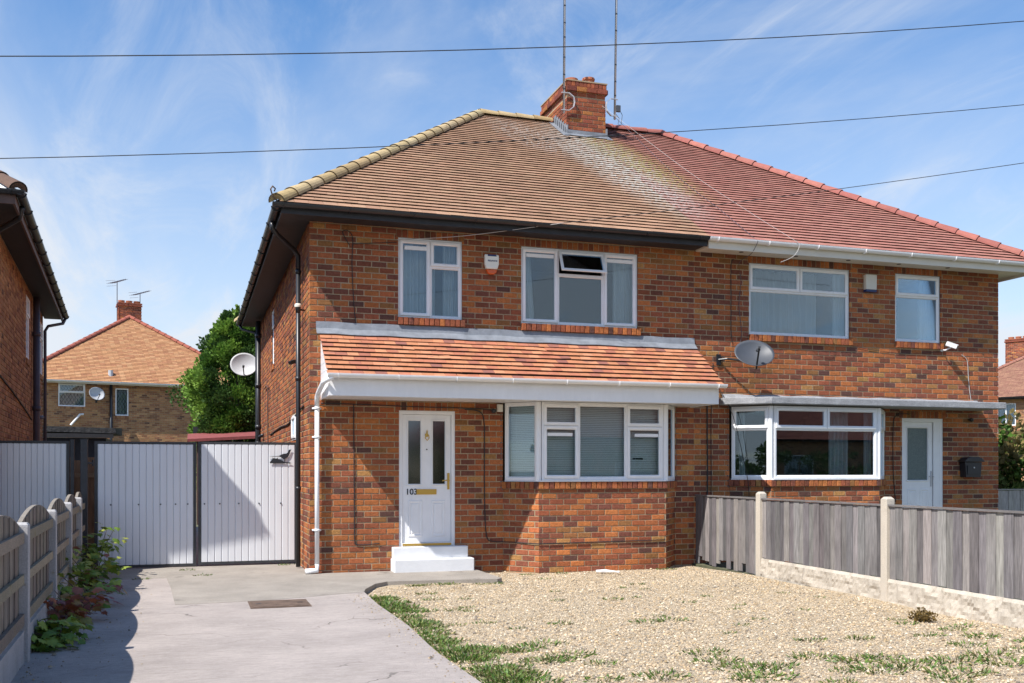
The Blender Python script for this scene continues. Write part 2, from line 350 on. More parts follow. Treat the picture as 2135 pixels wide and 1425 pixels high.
def emit_brick(mb, fr, r, col, d=0.0, depth=.05, ch=.005):
    a0, a1, z0, z1 = r; t = random.uniform(-.002, .0015); f = d+t; c = min(ch, (a1-a0)*.2, (z1-z0)*.2)
    P = fr.P
    vs = [P(a0, d-depth, z0), P(a1, d-depth, z0), P(a1, d-depth, z1), P(a0, d-depth, z1), P(a0, f-c, z0), P(a1, f-c, z0), P(a1, f-c, z1), P(a0, f-c, z1),
          P(a0+c, f+random.uniform(-.0012, .0012), z0+c), P(a1-c, f+random.uniform(-.0012, .0012), z0+c), P(a1-c, f, z1-c), P(a0+c, f, z1-c)]
    fs = [(8, 9, 10, 11)]
    for e in range(4): g = (e+1) % 4; fs += [(e, g, 4+g, 4+e), (4+e, 4+g, 8+g, 8+e)]
    mb.add(vs, fs, col)
BRICK_MESHES = {}
def brick_meshes(key, pal, m, L=.218, H=CH-JT, depth=.05):
    if key in BRICK_MESHES: return BRICK_MESHES[key]
    lst = []
    for c, w in pal:
        for k in range(max(1, round(w/4))):
            b = MB(); emit_brick(b, FRONT, (0, L, 0, H), jit(c, .16), 0, depth)
            o = b.build('brick', m); lst.append(o.data); bpy.data.objects.remove(o)
    BRICK_MESHES[key] = (lst, L, H); return BRICK_MESHES[key]
def brickwork(house, items, pal, m, key, n_single, score, off=(0, 0, 0), rest_name='brickwork'):
    """items: (frame, rect, d). The n_single that show largest become single bricks, the rest one mesh."""
    items = sorted(items, key=lambda t: -score(t))
    ms, L, H = brick_meshes(key, pal, m)
    for fr, r, d in items[:n_single]:
        p = fr.P(r[0], d+random.uniform(-.002, .0015), r[2])
        o = mesh_copy(random.choice(ms), 'brick', house, (p[0]-off[0], p[1]-off[1], p[2]-off[2]), fr.ang, ((r[1]-r[0])/L, 1, (r[3]-r[2])/H))
    mb = MB()
    for fr, r, d in items[n_single:]: emit_brick(mb, fr, r, jit(pick(pal), .16), d)
    if mb.v: stuff(mb.build(rest_name, m, house, off=off))
def sheet_with_holes(mb, fr, a0, a1, z0, z1, holes, d):
    xs = sorted({a0, a1, *[min(max(h[k], a0), a1) for h in holes for k in (0, 1)]}); zs = sorted({z0, z1, *[min(max(h[k], z0), z1) for h in holes for k in (2, 3)]})
    for i in range(len(xs)-1):
        for j in range(len(zs)-1):
            cx, cz = (xs[i]+xs[i+1])/2, (zs[j]+zs[j+1])/2
            if any(h[0] < cx < h[1] and h[2] < cz < h[3] for h in holes): continue
            mb.add([fr.P(xs[i], d, zs[j]), fr.P(xs[i+1], d, zs[j]), fr.P(xs[i+1], d, zs[j+1]), fr.P(xs[i], d, zs[j+1])], [(0, 1, 2, 3)])

# ------------------------------------------------------------------ windows
FW = .042; SW = .052
def window(parent, fr, a0, a1, z0, z1, lights, face=-.03, name='window', m='white', vents=(), glassm='glass', bars=True):
    """outer frame + mullions = part; each opening sash and each pane is a sub-part"""
    mb = MB(); b = face-.075
    mb.ring(fr, a0, a1, z0, z1, [(0, b), (0, face), (FW-.008, face), (FW, face-.008), (FW, b)])
    W, H = a1-a0, z1-z0; sashes = []; panes = []
    inner = (a0+FW, a1-FW, z0+FW, z1-FW)
    edges_v, edges_h = [], []
    for kind, f0, f1, g0, g1 in lights:
        x0, x1, y0, y1 = a0+W*f0, a0+W*f1, z0+H*g0, z0+H*g1
        if 0 < f1 < 1: edges_v.append((x1, y0, y1))
        if 0 < g1 < 1: edges_h.append((y1, x0, x1))
        x0 = a0+FW if f0 == 0 else x0+.02; x1 = a1-FW if f1 == 1 else x1-.02; y0 = z0+FW if g0 == 0 else y0+.02; y1 = z1-FW if g1 == 1 else y1-.02
        (sashes if kind in 'so' else panes).append((x0, x1, y0, y1, kind))
    for x, y0, y1 in edges_v: mb.boxF(fr, x-.02, x+.02, b+.003, face-.002, max(y0, z0+FW-.004), min(y1, z1-FW+.004))
    for y, x0, x1 in edges_h: mb.boxF(fr, max(x0+.02, a0+FW-.004), min(x1-.02, a1-FW+.004), b+.004, face-.003, y-.02, y+.02)
    w = mb.build(name, m, parent)
    for x0, x1, y0, y1, kind in sashes:
        s = MB(); o = .014
        prof = [(-o, face), (-o, face+.014), (-o+.006, face+.02), (SW-o-.014, face+.02), (SW-o, face+.004), (SW-o, face-.04)]
        s.ring(fr, x0, x1, y0, y1, prof)
        g = MB(); i = SW-o-.002; g.boxF(fr, x0+i, x1-i, face-.012, face-.006, y0+i, y1-i)
        if kind == 'o':        # a top-hung light standing open: turned about its top edge
            ax = Vector(fr.P(x0, face, y1)); rot = Matrix.Rotation(R(-24), 4, fr.d)
            for q in (s, g): q.v = [tuple(rot @ (Vector(v)-ax)+ax+fr.n*.01) for v in q.v]
        s.build('sash', m, w); g.build('pane', glassm, w)
    for x0, x1, y0, y1, kind in panes:
        g = MB(); g.boxF(fr, x0-.004, x1+.004, face-.034, face-.028, y0-.004, y1+.004); g.build('pane', glassm, w)
        s = MB(); s.ring(fr, x0-.003, x1+.003, y0-.003, y1+.003, [(0, face-.01), (.004, face-.006), (.016, face-.02), (.016, face-.03)]); s.build('glazing_bead', m, w)
    for v in vents:
        x0, x1, y0, y1 = v; q = MB(); q.boxF(fr, x0, x1, face-.03, face+.006, y0, y1); q.build('trickle_vent', m, w)
    return w
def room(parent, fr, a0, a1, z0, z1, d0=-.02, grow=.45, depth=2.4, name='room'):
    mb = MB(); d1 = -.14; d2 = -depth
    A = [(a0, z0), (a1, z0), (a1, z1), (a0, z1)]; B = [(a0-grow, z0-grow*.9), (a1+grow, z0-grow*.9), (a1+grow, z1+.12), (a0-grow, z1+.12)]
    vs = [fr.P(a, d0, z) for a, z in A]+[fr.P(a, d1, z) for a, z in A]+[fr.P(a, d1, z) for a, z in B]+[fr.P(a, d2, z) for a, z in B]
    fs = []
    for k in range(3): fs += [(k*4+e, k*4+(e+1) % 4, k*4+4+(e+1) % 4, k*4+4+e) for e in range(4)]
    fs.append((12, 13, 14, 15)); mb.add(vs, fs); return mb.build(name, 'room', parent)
def curtain(parent, fr, a0, a1, z0, z1, d=-.2, folds=6, taper=0):
    mb = MB(); n = folds*8; vs = []; fs = []
    for k in range(n+1):
        t = k/n; a = a0+(a1-a0)*t; dd = d+.03*math.sin(t*folds*2*math.pi)+.01*math.sin(t*folds*4.7)
        vs += [fr.P(a, dd, z1), fr.P(a+taper*(t), dd*1.02, z0)]
    for k in range(n): fs.append((2*k, 2*k+1, 2*k+3, 2*k+2))
    mb.add(vs, fs); return mb.build('curtain', 'curtain', parent, smooth=True)
def blind(parent, fr, a0, a1, z0, z1, d=-.16, pitch=.028, gaps=()):
    mb = MB(); z = z0; k = 0
    while z < z1:
        if not any(g[2] <= z <= g[3] for g in gaps):
            w = random.uniform(-.0015, .0015)
            mb.add([fr.P(a0, d+.004, z+w), fr.P(a1, d+.004, z-w), fr.P(a1, d-.006, z+.0245-w), fr.P(a0, d-.006, z+.0245+w)], [(0, 1, 2, 3)])
        else:
            for g in gaps:
                if g[2] <= z <= g[3]:
                    for s0, s1 in ((a0, g[0]), (g[1], a1)):
                        if s1 > s0: mb.add([fr.P(s0, d+.004, z), fr.P(s1, d+.004, z), fr.P(s1, d-.006, z+.0245), fr.P(s0, d-.006, z+.0245)], [(0, 1, 2, 3)])
        z += pitch
    for t in (.2, .8): mb.boxF(fr, a0+(a1-a0)*t, a0+(a1-a0)*t+.002, d+.006, d+.008, z0, z1)
    mb.boxF(fr, a0, a1, d-.012, d+.02, z1, z1+.035); mb.boxF(fr, a0, a1, d-.01, d+.012, z0-.02, z0-.003)
    return mb.build('blind', 'blind', parent)

# ------------------------------------------------------------------ roof tiling
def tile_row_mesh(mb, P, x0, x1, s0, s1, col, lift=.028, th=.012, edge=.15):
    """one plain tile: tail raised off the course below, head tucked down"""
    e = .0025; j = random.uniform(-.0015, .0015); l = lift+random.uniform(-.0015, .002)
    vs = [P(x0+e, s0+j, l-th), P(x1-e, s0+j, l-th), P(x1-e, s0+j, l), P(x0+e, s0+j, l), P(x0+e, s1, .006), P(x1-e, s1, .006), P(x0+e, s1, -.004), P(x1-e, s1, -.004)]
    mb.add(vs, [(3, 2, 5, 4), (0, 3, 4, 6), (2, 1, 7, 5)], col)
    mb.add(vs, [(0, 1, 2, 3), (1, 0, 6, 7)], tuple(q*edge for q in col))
def hip_tiles(parent, name, p, q, pal, m, n, r=.12, first_open=True):
    p = Vector(p); q = Vector(q); t = (q-p).normalized(); sd = t.cross(Vector((0, 0, 1))).normalized(); up = sd.cross(t); L = (q-p).length/n
    for k in range(n):
        mb = MB(); c = jit(random.choice(pal), .12); vs = []; fs = []; rows = [(0, r+.016), (.02, r+.016), (L*1.08, r-.008)]
        for s, rr in rows:
            for i in range(11): a = math.pi*i/10; vs.append(p+t*(k*L+s)+sd*(rr*math.cos(a))+up*(rr*math.sin(a)*.9-.05))
        for i in range(10):
            for j in range(2): fs.append((j*11+i, j*11+i+1, j*11+12+i, j*11+11+i))
        b = len(vs)
        for i in range(11): a = math.pi*i/10; vs.append(p+t*(k*L)+sd*((r-.008)*math.cos(a))+up*((r-.008)*math.sin(a)*.9-.05))
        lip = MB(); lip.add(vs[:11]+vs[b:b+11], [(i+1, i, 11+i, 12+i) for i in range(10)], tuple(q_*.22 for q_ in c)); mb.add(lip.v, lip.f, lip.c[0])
        if k == 0 and first_open: vs.append(p+t*.03-up*.02); fs += [(b+i, b+10-i-1 if False else b+i+1, len(vs)-1) for i in range(10)]
        mb.add(vs, fs, c); mb.build(name, m, parent, smooth=False)

# ------------------------------------------------------------------ ground
g = MB(); g.add([(-900, -900, -.14), (900, -900, -.14), (900, 900, -.14), (-900, 900, -.14)], [(0, 1, 2, 3)]); struct(g.build('ground', 'soil'))
g = MB(); g.box(-400, 400, -27, -18.5, -.136, -.06); struct(g.build('road', 'asphalt'))
g = MB(); g.box(-400, 400, -18.4, -16.2, -.136, .02); struct(g.build('pavement', 'concrete_dark'))
g = MB()
dr = [(-2.98, -16.15), (.36, -16.15), (.33, -8.2), (.30, -6.7), (.37, -5.2), (.36, -3.6), (.40, -2.42), (-.1, -2.62), (-.33, -2.72), (-.8, -2.88), (-1.82, -2.97), (-1.9, -1.2), (-1.98, 0.0), (-3.2, 0.0)]
g.prism(dr, -.13, 0.0); struct(g.build('driveway', 'concrete'))
g = MB(); pth = [(-3.2, .0), (-1.98, 0.0), (-1.9, -1.2), (-1.82, -2.97), (-.8, -2.88), (-.33, -2.72), (-.1, -2.62), (.40, -2.42), (.46, -2.16), (.68, -1.62), (.88, -1.40), (1.6, -1.44), (2.40, -1.56), (2.50, -1.45), (2.48, -.03), (.02, -.03), (.02, 1.5), (.02, 13), (-3.3, 13), (-3.25, 1.5)]
g.prism(pth, -.13, .003); struct(g.build('path', 'concrete_dark'))
g = MB(); g.box(-8, -3.22, -16.1, 13, -.13, -.02); o = struct(g.build('neighbouring_driveway', 'asphalt'))
# gravel
g = MB(); nx, ny = 60, 110; GX0, GX1, GY0, GY1 = .32, 6.2, -16.1, .1
def gz(x, y): return -.062+.012*math.sin(x*1.7+y*.9)+.010*math.sin(y*2.3-x*1.1)+.02*max(0, (x-5.0))/1.2
vs = [(GX0+(GX1-GX0)*i/nx, GY0+(GY1-GY0)*j/ny, gz(GX0+(GX1-GX0)*i/nx, GY0+(GY1-GY0)*j/ny)) for j in range(ny+1) for i in range(nx+1)]
g.add(vs, [(j*(nx+1)+i, j*(nx+1)+i+1, (j+1)*(nx+1)+i+1, (j+1)*(nx+1)+i) for j in range(ny) for i in range(nx)]); struct(g.build('gravel_bed', 'gravel', smooth=True))
g = MB(); g.box(6.26, 30, -16.1, 13, -.13, -.03); struct(g.build('front_garden', 'soil'))
def pebbles(n):
    pal = np.array([(.60, .50, .37), (.52, .41, .28), (.66, .58, .47), (.42, .34, .25), (.56, .44, .28), (.28, .25, .22), (.70, .65, .56)])
    x = rng.uniform(.36, 6.14, n); y = -9.2+9.15*rng.random(n)**1.15
    keep = ~((x < 2.55) & (y > -1.6)); keep &= ~((x < .46) & (y > -2.3)); keep &= ~((x > 3.0) & (x < 5.85) & (y > -.5))
    # stones drifted on to the drive edge as well
    x = x[keep]; y = y[keep]; k = len(x)
    k2 = 900; xd = np.concatenate([-2.9+np.abs(rng.normal(0, .35, 500)), .36-np.abs(rng.normal(0, .12, 400))]); yd = np.concatenate([rng.uniform(-8.5, -1, 500), rng.uniform(-9, -2.6, 400)])
    z = np.array([gz(a, b) for a, b in zip(x, y)]); x = np.concatenate([x, xd]); y = np.concatenate([y, yd]); z = np.concatenate([z, np.full(k2, .002)]); n = k+k2
    r = rng.gamma(5, .0015, n).clip(.0035, .024); r[k:] *= .8
    base = np.array([(1, 0, 0), (0, 1, 0), (-1, 0, 0), (0, -1, 0), (0, 0, 1), (.6, .6, .55), (-.6, .55, .6)])
    tri = np.array([(0, 5, 4), (5, 1, 4), (0, 1, 5), (1, 6, 4), (1, 2, 6), (6, 2, 4), (2, 3, 4), (3, 0, 4)])
    a = rng.uniform(0, 6.283, n); ca, sa = np.cos(a), np.sin(a); sc = rng.uniform(.7, 1.3, (n, 3)); sc[:, 2] *= .75
    b = base[None]*(1+rng.uniform(-.2, .2, (n, 7, 3)))*sc[:, None]*r[:, None, None]
    V = np.empty((n, 7, 3)); V[..., 0] = b[..., 0]*ca[:, None]-b[..., 1]*sa[:, None]+x[:, None]; V[..., 1] = b[..., 0]*sa[:, None]+b[..., 1]*ca[:, None]+y[:, None]
    V[..., 2] = b[..., 2]+(z+r*rng.uniform(-.1, .5, n))[:, None]
    Fc = (tri[None]+7*np.arange(n)[:, None, None]).reshape(-1, 3)
    me = bpy.data.meshes.new('gravel'); me.vertices.add(n*7); me.vertices.foreach_set('co', V.ravel()); me.loops.add(len(Fc)*3); me.loops.foreach_set('vertex_index', Fc.ravel())
    me.polygons.add(len(Fc)); me.polygons.foreach_set('loop_start', np.arange(len(Fc))*3); me.polygons.foreach_set('loop_total', np.full(len(Fc), 3)); me.update()
    pal = pal*np.array([.86, .79, .69]); c = pal[rng.choice(7, n, p=[.23, .15, .19, .13, .08, .14, .08])]*rng.uniform(.6, 1.2, (n, 1)); c[k:] *= .8
    at = me.color_attributes.new('Col', 'FLOAT_COLOR', 'POINT'); cc = np.ones((n, 7, 4), np.float32); cc[..., :3] = c[:, None]; at.data.foreach_set('color', cc.ravel())
    me.materials.append(M['pebble']); me.validate(); o = bpy.data.objects.new('gravel', me); COL.objects.link(o)
    stuff(o, 'pale buff gravel spread over the front yard', 'gravel')
pebbles(105000)

# ------------------------------------------------------------------ the pair of houses: shared numbers
WX = 12.6; PARTY = 6.29; EAVE_Z = 5.27; RZ = 9.05; RY = 5.5; OVH = .52; DEPTH = 11.0; RXL, RXR = 4.17, 8.43; WTOP = 5.19
SLOPE_L = math.hypot(RY+OVH, RZ-EAVE_Z); cs_, sn_ = (RY+OVH)/SLOPE_L, (RZ-EAVE_Z)/SLOPE_L
def roofP(x, s, h): return (x, -OVH+s*cs_-h*sn_, EAVE_Z+s*sn_+h*cs_)
OP1 = dict(w1=(1.318, 2.314, 3.822, 5.026), w2=(3.272, 5.269, 3.818, 5.026), d=(1.33, 2.202, .358, 2.416))
OP2 = dict(w3=(7.336, 9.343, 3.814, 5.024), w4=(10.304, 11.288, 3.814, 5.026), d=(10.449, 11.351, .36, 2.446))
BAY1 = dict(a=(2.97, 0), b=(3.385, -.5), c=(5.529, -.5), d=(5.944, 0), z0=1.34, z1=2.555)
BAY2 = dict(a=(6.957, 0), b=(7.452, -.5), c=(9.574, -.5), d=(10.07, 0), z0=1.356, z1=2.575)
def proj_area(t):
    fr, r, d = t; p = fr.P((r[0]+r[1])/2, d, (r[2]+r[3])/2); dx, dy, dz = p[0]-CAM[0], p[1]-CAM[1], p[2]-CAM[2]; D2 = dx*dx+dy*dy+dz*dz
    cosn = max(0, -(fr.n.x*dx+fr.n.y*dy)/math.sqrt(D2))
    return (r[1]-r[0])*(r[3]-r[2])*cosn/D2

house = thing('semi_detached_house', 'orange brick house numbered 103 with tan roof and tiled porch canopy', 'house')
house2 = thing('semi_detached_house', 'attached brick house with red roof, white gutter and concrete door slab', 'house', (PARTY, 0, 0))
OFF2 = (PARTY, 0, 0)

def front_wall(h, a0, a1, ops, bay, off, key, n_single, hidden):
    OFF[-1] = off
    holes = [o for o in ops.values()]+[(bay['a'][0], bay['d'][0], bay['z0']-.13, bay['z1']+.06)]
    extra = []
    sold = []
    for k, (x0, x1, z0, z1) in ops.items():
        if k[0] == 'w':
            sold += [(FRONT, r, .05) for r in soldier_rects(x0-.01, x1+.04, z0-.118, z0)]; extra.append((x0-.01, x1+.04, z0-.118, z0))
            sold += [(FRONT, r, 0) for r in soldier_rects(x0-.03, x1+.03, z1, z1+.118, .088)]; extra.append((x0-.03, x1+.03, z1, z1+.118))
        else:
            sold += [(FRONT, r, 0) for r in soldier_rects(x0-.06, x1+.06, z1, z1+.13, .088)]; extra.append((x0-.06, x1+.06, z1, z1+.13))
    items = [(FRONT, r, 0) for r in brick_rects(a0, a1, -.14, WTOP, holes+extra)]+sold
    mw = MB(); sheet_with_holes(mw, FRONT, a0, a1, -.16, WTOP+.1, holes, -.0075)
    # bay plinth
    zt = bay['z0']-.115
    for p, q in (('a', 'b'), ('b', 'c'), ('c', 'd')):
        P0, P1 = bay[p], bay[q]; fr = Fr(P0, (P1[0]-P0[0], P1[1]-P0[1])); e0 = -.004; e1 = fr.len+.004
        items += [(fr, r, 0) for r in brick_rects(e0, e1, -.14, zt, [], phase=.06 if p == 'b' else 0)]
        sheet_with_holes(mw, fr, 0, fr.len, -.16, zt+.02, [], -.0075)
        items += [(fr, r, .03) for r in soldier_rects(-.012, fr.len+.012, zt, bay['z0']-.002, .088)]
    mw.add([(bay['a'][0], .0, zt+.1), (bay['b'][0], -.48, zt+.1), (bay['c'][0], -.48, zt+.1), (bay['d'][0], 0, zt+.1)], [(0, 1, 2, 3)])
    w = mw.build('front_wall', 'mortar', h)
    return w, items
def vis1(t):
    fr, r, d = t; z = r[2]; s = proj_area(t)
    if fr is FRONT and .1 < r[0] < 6.3 and 2.5 < z < 3.72: return s*.001
    return s
w1, items1 = front_wall(house, 0, PARTY, OP1, BAY1, (0, 0, 0), 'o', 300, None)
SIDE = Fr((0, DEPTH), (0, -1))     # along runs from the back corner to the front corner, outward is -x
sh = {'s1': (DEPTH-7.25, DEPTH-6.60, 3.75, 4.94), 's2': (DEPTH-2.55, DEPTH-1.90, 2.02, 2.44)}
items1 += [(SIDE, r, 0) for r in brick_rects(0, DEPTH, -.14, WTOP, list(sh.values())+[(sh['s1'][0]-.02, sh['s1'][1]+.02, 3.63, 3.75)], phase=(DEPTH % BL)+BL/2)]
items1 += [(SIDE, r, .02) for r in soldier_rects(sh['s1'][0]-.02, sh['s1'][1]+.02, 3.63, 3.75)]
ms = MB(); sheet_with_holes(ms, SIDE, 0, DEPTH, -.16, WTOP+.1, list(sh.values()), -.0075); sidew = ms.build('side_wall', 'mortar', house)
brickwork(w1, items1, PAL_ORANGE, 'brick', 'o', 300, vis1)
mb = MB(); mb.add([(0.02, DEPTH, -.1), (PARTY, DEPTH, -.1), (PARTY, DEPTH, 5.2), (0.02, DEPTH, 5.2)], [(0, 1, 2, 3)]); mb.build('rear_wall', 'brick_brown', house)
w2, items2 = front_wall(house2, PARTY, WX, OP2, BAY2, OFF2, 'o', 300, None)
def vis2(t):
    s = proj_area(t)
    return s*.001 if t[1][2] < .9 else s
SIDE2 = Fr((WX, 0), (0, 1))
items2 += [(SIDE2, r, 0) for r in brick_rects(0, 1.6, -.14, WTOP, [], phase=BL/2)]
brickwork(w2, items2, PAL_ORANGE, 'brick', 'o', 300, vis2, off=OFF2)
OFF[-1] = OFF2
mb = MB(); mb.add([(WX-.011, 0, -.1), (WX-.011, DEPTH, -.1), (WX-.011, DEPTH, 5.2), (WX-.011, 0, 5.2)], [(0, 1, 2, 3)]); mb.add([(PARTY, DEPTH, -.1), (WX, DEPTH, -.1), (WX, DEPTH, 5.2), (PARTY, DEPTH, 5.2)], [(0, 1, 2, 3)]); mb.build('rear_wall', 'brick_brown', house2)

# ---- roofs
def roof(h, off, x_in, side, tanred, m, mh, pal, hpal):
    OFF[-1] = off
    ex = -OVH if side < 0 else WX+OVH; rx = RXL if side < 0 else RXR
    mb = MB(); e = EAVE_Z-.012; r = RZ-.012
    if side < 0:
        mb.add([(ex, -OVH, e), (x_in, -OVH, e), (x_in, RY, r), (rx, RY, r), (ex, DEPTH+OVH, e), (x_in, DEPTH+OVH, e)], [(0, 1, 2, 3), (4, 0, 3), (5, 4, 3, 2)])
    else:
        mb.add([(x_in, -OVH, e), (ex, -OVH, e), (rx, RY, r), (x_in, RY, r), (ex, DEPTH+OVH, e), (x_in, DEPTH+OVH, e)], [(0, 1, 2, 3), (1, 4, 2), (4, 5, 3, 2)])
    rf = mb.build('roof', 'underlay', h)
    NR = 46; gq = SLOPE_L/NR; tw = .205; tiles = []
    for i in range(NR):
        s0 = i*gq-.035 if i == 0 else i*gq; s1 = (i+1)*gq+.02
        f0 = (i+.5)*gq/SLOPE_L
        lim = (ex+(rx-ex)*f0, x_in) if side < 0 else (x_in, ex+(rx-ex)*f0)
        j = math.floor(lim[0]/tw)-1
        while True:
            x0 = j*tw+(tw/2 if i % 2 else 0)+PARTY; x1 = x0+tw; j += 1
            if x0-PARTY > 8: break
            a, b = max(x0, lim[0]), min(x1, lim[1])
            if b-a < .02: continue
            tiles.append((a, b, s0, s1))
        # the loop above starts left of the limit
        j = math.floor((lim[0]-PARTY)/tw)-1
    # rebuild cleanly row by row
    tiles = []
    for i in range(NR):
        s0 = i*gq-(.035 if i == 0 else 0); s1 = (i+1)*gq+.02; f0 = (i+.5)*gq/SLOPE_L
        lim = (ex+(rx-ex)*f0, x_in) if side < 0 else (x_in, ex+(rx-ex)*f0)
        j = math.floor((lim[0]-PARTY)/tw)-1
        while True:
            x0 = PARTY+j*tw+(tw/2 if i % 2 else 0); j += 1
            if x0 > lim[1]: break
            a, b = max(x0, lim[0]), min(x0+tw, lim[1])
            if b-a > .02: tiles.append((a, b, s0, s1))
    tiles.sort(key=lambda t: -(t[1]-t[0])/((t[0]-CAM[0])**2+(t[2]*cs_-CAM[1])**2))
    protos = []
    for k in range(24):
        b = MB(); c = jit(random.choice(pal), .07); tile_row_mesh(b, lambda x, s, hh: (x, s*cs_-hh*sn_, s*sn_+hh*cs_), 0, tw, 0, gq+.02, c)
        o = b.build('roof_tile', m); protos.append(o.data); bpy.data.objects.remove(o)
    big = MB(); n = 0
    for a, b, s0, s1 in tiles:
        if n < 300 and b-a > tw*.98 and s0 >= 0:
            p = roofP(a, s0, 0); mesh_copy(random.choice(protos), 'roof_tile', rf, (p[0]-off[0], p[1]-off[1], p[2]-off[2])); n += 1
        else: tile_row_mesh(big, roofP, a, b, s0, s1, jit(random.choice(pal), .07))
    # side slope: courses seen only from beside the house
    S2 = math.hypot(rx-ex, RZ-EAVE_Z); c2, s2 = abs(rx-ex)/S2, (RZ-EAVE_Z)/S2; N2 = 38; g2 = S2/N2; sg = 1 if side < 0 else -1
    for i in range(N2):
        y0 = -OVH+(RY+OVH)*(i+.5)/N2; y1 = DEPTH+OVH-(DEPTH+OVH-RY)*(i+.5)/N2
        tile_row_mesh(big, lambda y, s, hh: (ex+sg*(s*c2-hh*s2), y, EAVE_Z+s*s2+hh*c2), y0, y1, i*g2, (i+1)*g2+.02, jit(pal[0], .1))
    stuff(big.build('roof_tiling', m, rf))
    hip_tiles(rf, 'hip_tile', (ex, -OVH, EAVE_Z+.05), (rx, RY, RZ+.06), hpal, mh, 21)
    hip_tiles(rf, 'hip_tile', (ex, DEPTH+OVH, EAVE_Z+.05), (rx, RY, RZ+.06), hpal, mh, 21)
    xr = 5.76 if side < 0 else 6.80
    hip_tiles(rf, 'ridge_tile', (rx, RY, RZ+.055), (xr, RY, RZ+.055), hpal, mh, 4 if side < 0 else 4, first_open=False)
    return rf
TAN = [(.44, .255, .155), (.43, .245, .148), (.45, .265, .162), (.42, .235, .143), (.435, .25, .15)]
RED = [(.43, .19, .155), (.42, .182, .148), (.44, .20, .163), (.41, .172, .14)]
TAN = [tuple(q*.80 for q in c) for c in TAN]; RED = [(c[0]*.84, c[1]*.82, c[2]*.76) for c in RED]
HT = [(.42, .31, .155), (.37, .265, .125), (.46, .345, .185)]
HR = [(.33, .115, .09), (.30, .10, .08), (.35, .13, .10)]
rf1 = roof(house, (0, 0, 0), PARTY, -1, 0, 'roof_tan', 'hip_tan', TAN, HT)
rf2 = roof(house2, OFF2, PARTY, 1, 1, 'roof_red', 'hip_red', RED, HR)

# ---- eaves of the left house: black fascia, gutter, open soffit
OFF[-1] = (0, 0, 0)
mb = MB(); mb.box(-.44, PARTY, -.45, -.42, 5.135, 5.235); mb.box(-.44, -.41, -.42, DEPTH+.42, 5.135, 5.235); mb.build('fascia', 'blackwood', house)
mb = MB(); mb.box(-.41, PARTY, -.42, -.003, 5.165, 5.18); mb.box(-.41, -.003, 0, DEPTH+.4, 5.165, 5.18); mb.build('soffit', 'blackwood', house)
for k in range(8):
    pass
def gutter_run(h, p, q, m, out, step=1.0, r=.058, name='gutter', inset=.5):
    mb = MB(); mb.gutter(p, q, r, out); gt = mb.build(name, m, h)
    p, q = Vector(p), Vector(q); L = (q-p).length; t = (q-p)/L; o = Vector(out); n = max(1, int(L/step)); br = MB(); c = p+t*inset*.3; pts = []
    for i in range(10): a = math.pi*i/9; pts.append(c+o*(math.cos(a)*(r+.004))+Vector((0, 0, -math.sin(a)*(r+.004))))
    for i in range(9): br.obox(pts[i], pts[i+1], .024, .008, up=t)
    b0 = br.build('gutter_bracket', m, gt)
    for k in range(1, n+1): mesh_copy(b0.data, 'gutter_bracket', gt, tuple(t*(k*(L-.3)/n)))
    return gt
gutter_run(house, (-.57, -.51, 5.262), (PARTY-.02, -.51, 5.272), 'black', (0, -1, 0), .93)
gutter_run(house, (-.505, -.51, 5.25), (-.505, DEPTH+.5, 5.23), 'black', (-1, 0, 0), 1.0)
mb = MB(); mb.tube([(-.505, .35, 5.20), (-.505, .35, 5.10), (-.42, .45, 5.03), (-.14, .80, 4.90), (-.075, .87, 4.82), (-.075, .87, 4.6)], .038, 10); mb.tube([(-.075, .87, 4.62), (-.075, .87, .02)], .036, 10)
for z in (4.55, 2.9, 1.2): mb.tube([(-.075, .87, z), (-.075, .87, z+.06)], .044, 10)
mb.build('downpipe', 'black', house, smooth=True)
mb = MB(); mb.tube([(-.11, 9.9, 5.1), (-.11, 9.9, 0)], .058, 12)
for z in (4.7, 3.5, 2.5, 2.1): mb.tube([(-.11, 9.9, z), (-.11, 9.9, z+.10)], .074, 12)
mb.tube([(-.11, 9.9, 2.3), (-.02, 9.6, 2.35)], .04, 8); mb.build('soil_pipe', 'black', house, smooth=True)
mb = MB(); mb.tube([(-.5, DEPTH+.3, 5.2), (-.42, DEPTH+.2, 5.06), (-.12, DEPTH-.1, 4.95), (-.09, DEPTH-.12, 4.8), (-.09, DEPTH-.12, 0)], .036, 10); mb.build('downpipe', 'black', house, smooth=True)
mb = MB()
mb.tube([(-.03, 8.9, 3.4), (-.03, 8.3, 3.42), (-.03, 7.9, 3.35), (-.03, 7.9, 1.0)], .014, 6); mb.build('waste_pipe', 'bwood_brown', house)
# side windows
a0, a1, z0, z1 = sh['s1']; w = window(house, SIDE, a0, a1, z0, z1, [('s', 0, 1, .66, 1), ('f', 0, 1, 0, .66)]); room(w, SIDE, a0, a1, z0, z1)
a0, a1, z0, z1 = sh['s2']; w = window(house, SIDE, a0, a1, z0, z1, [('s', 0, 1, 0, 1)], face=.01); room(w, SIDE, a0, a1, z0, z1)

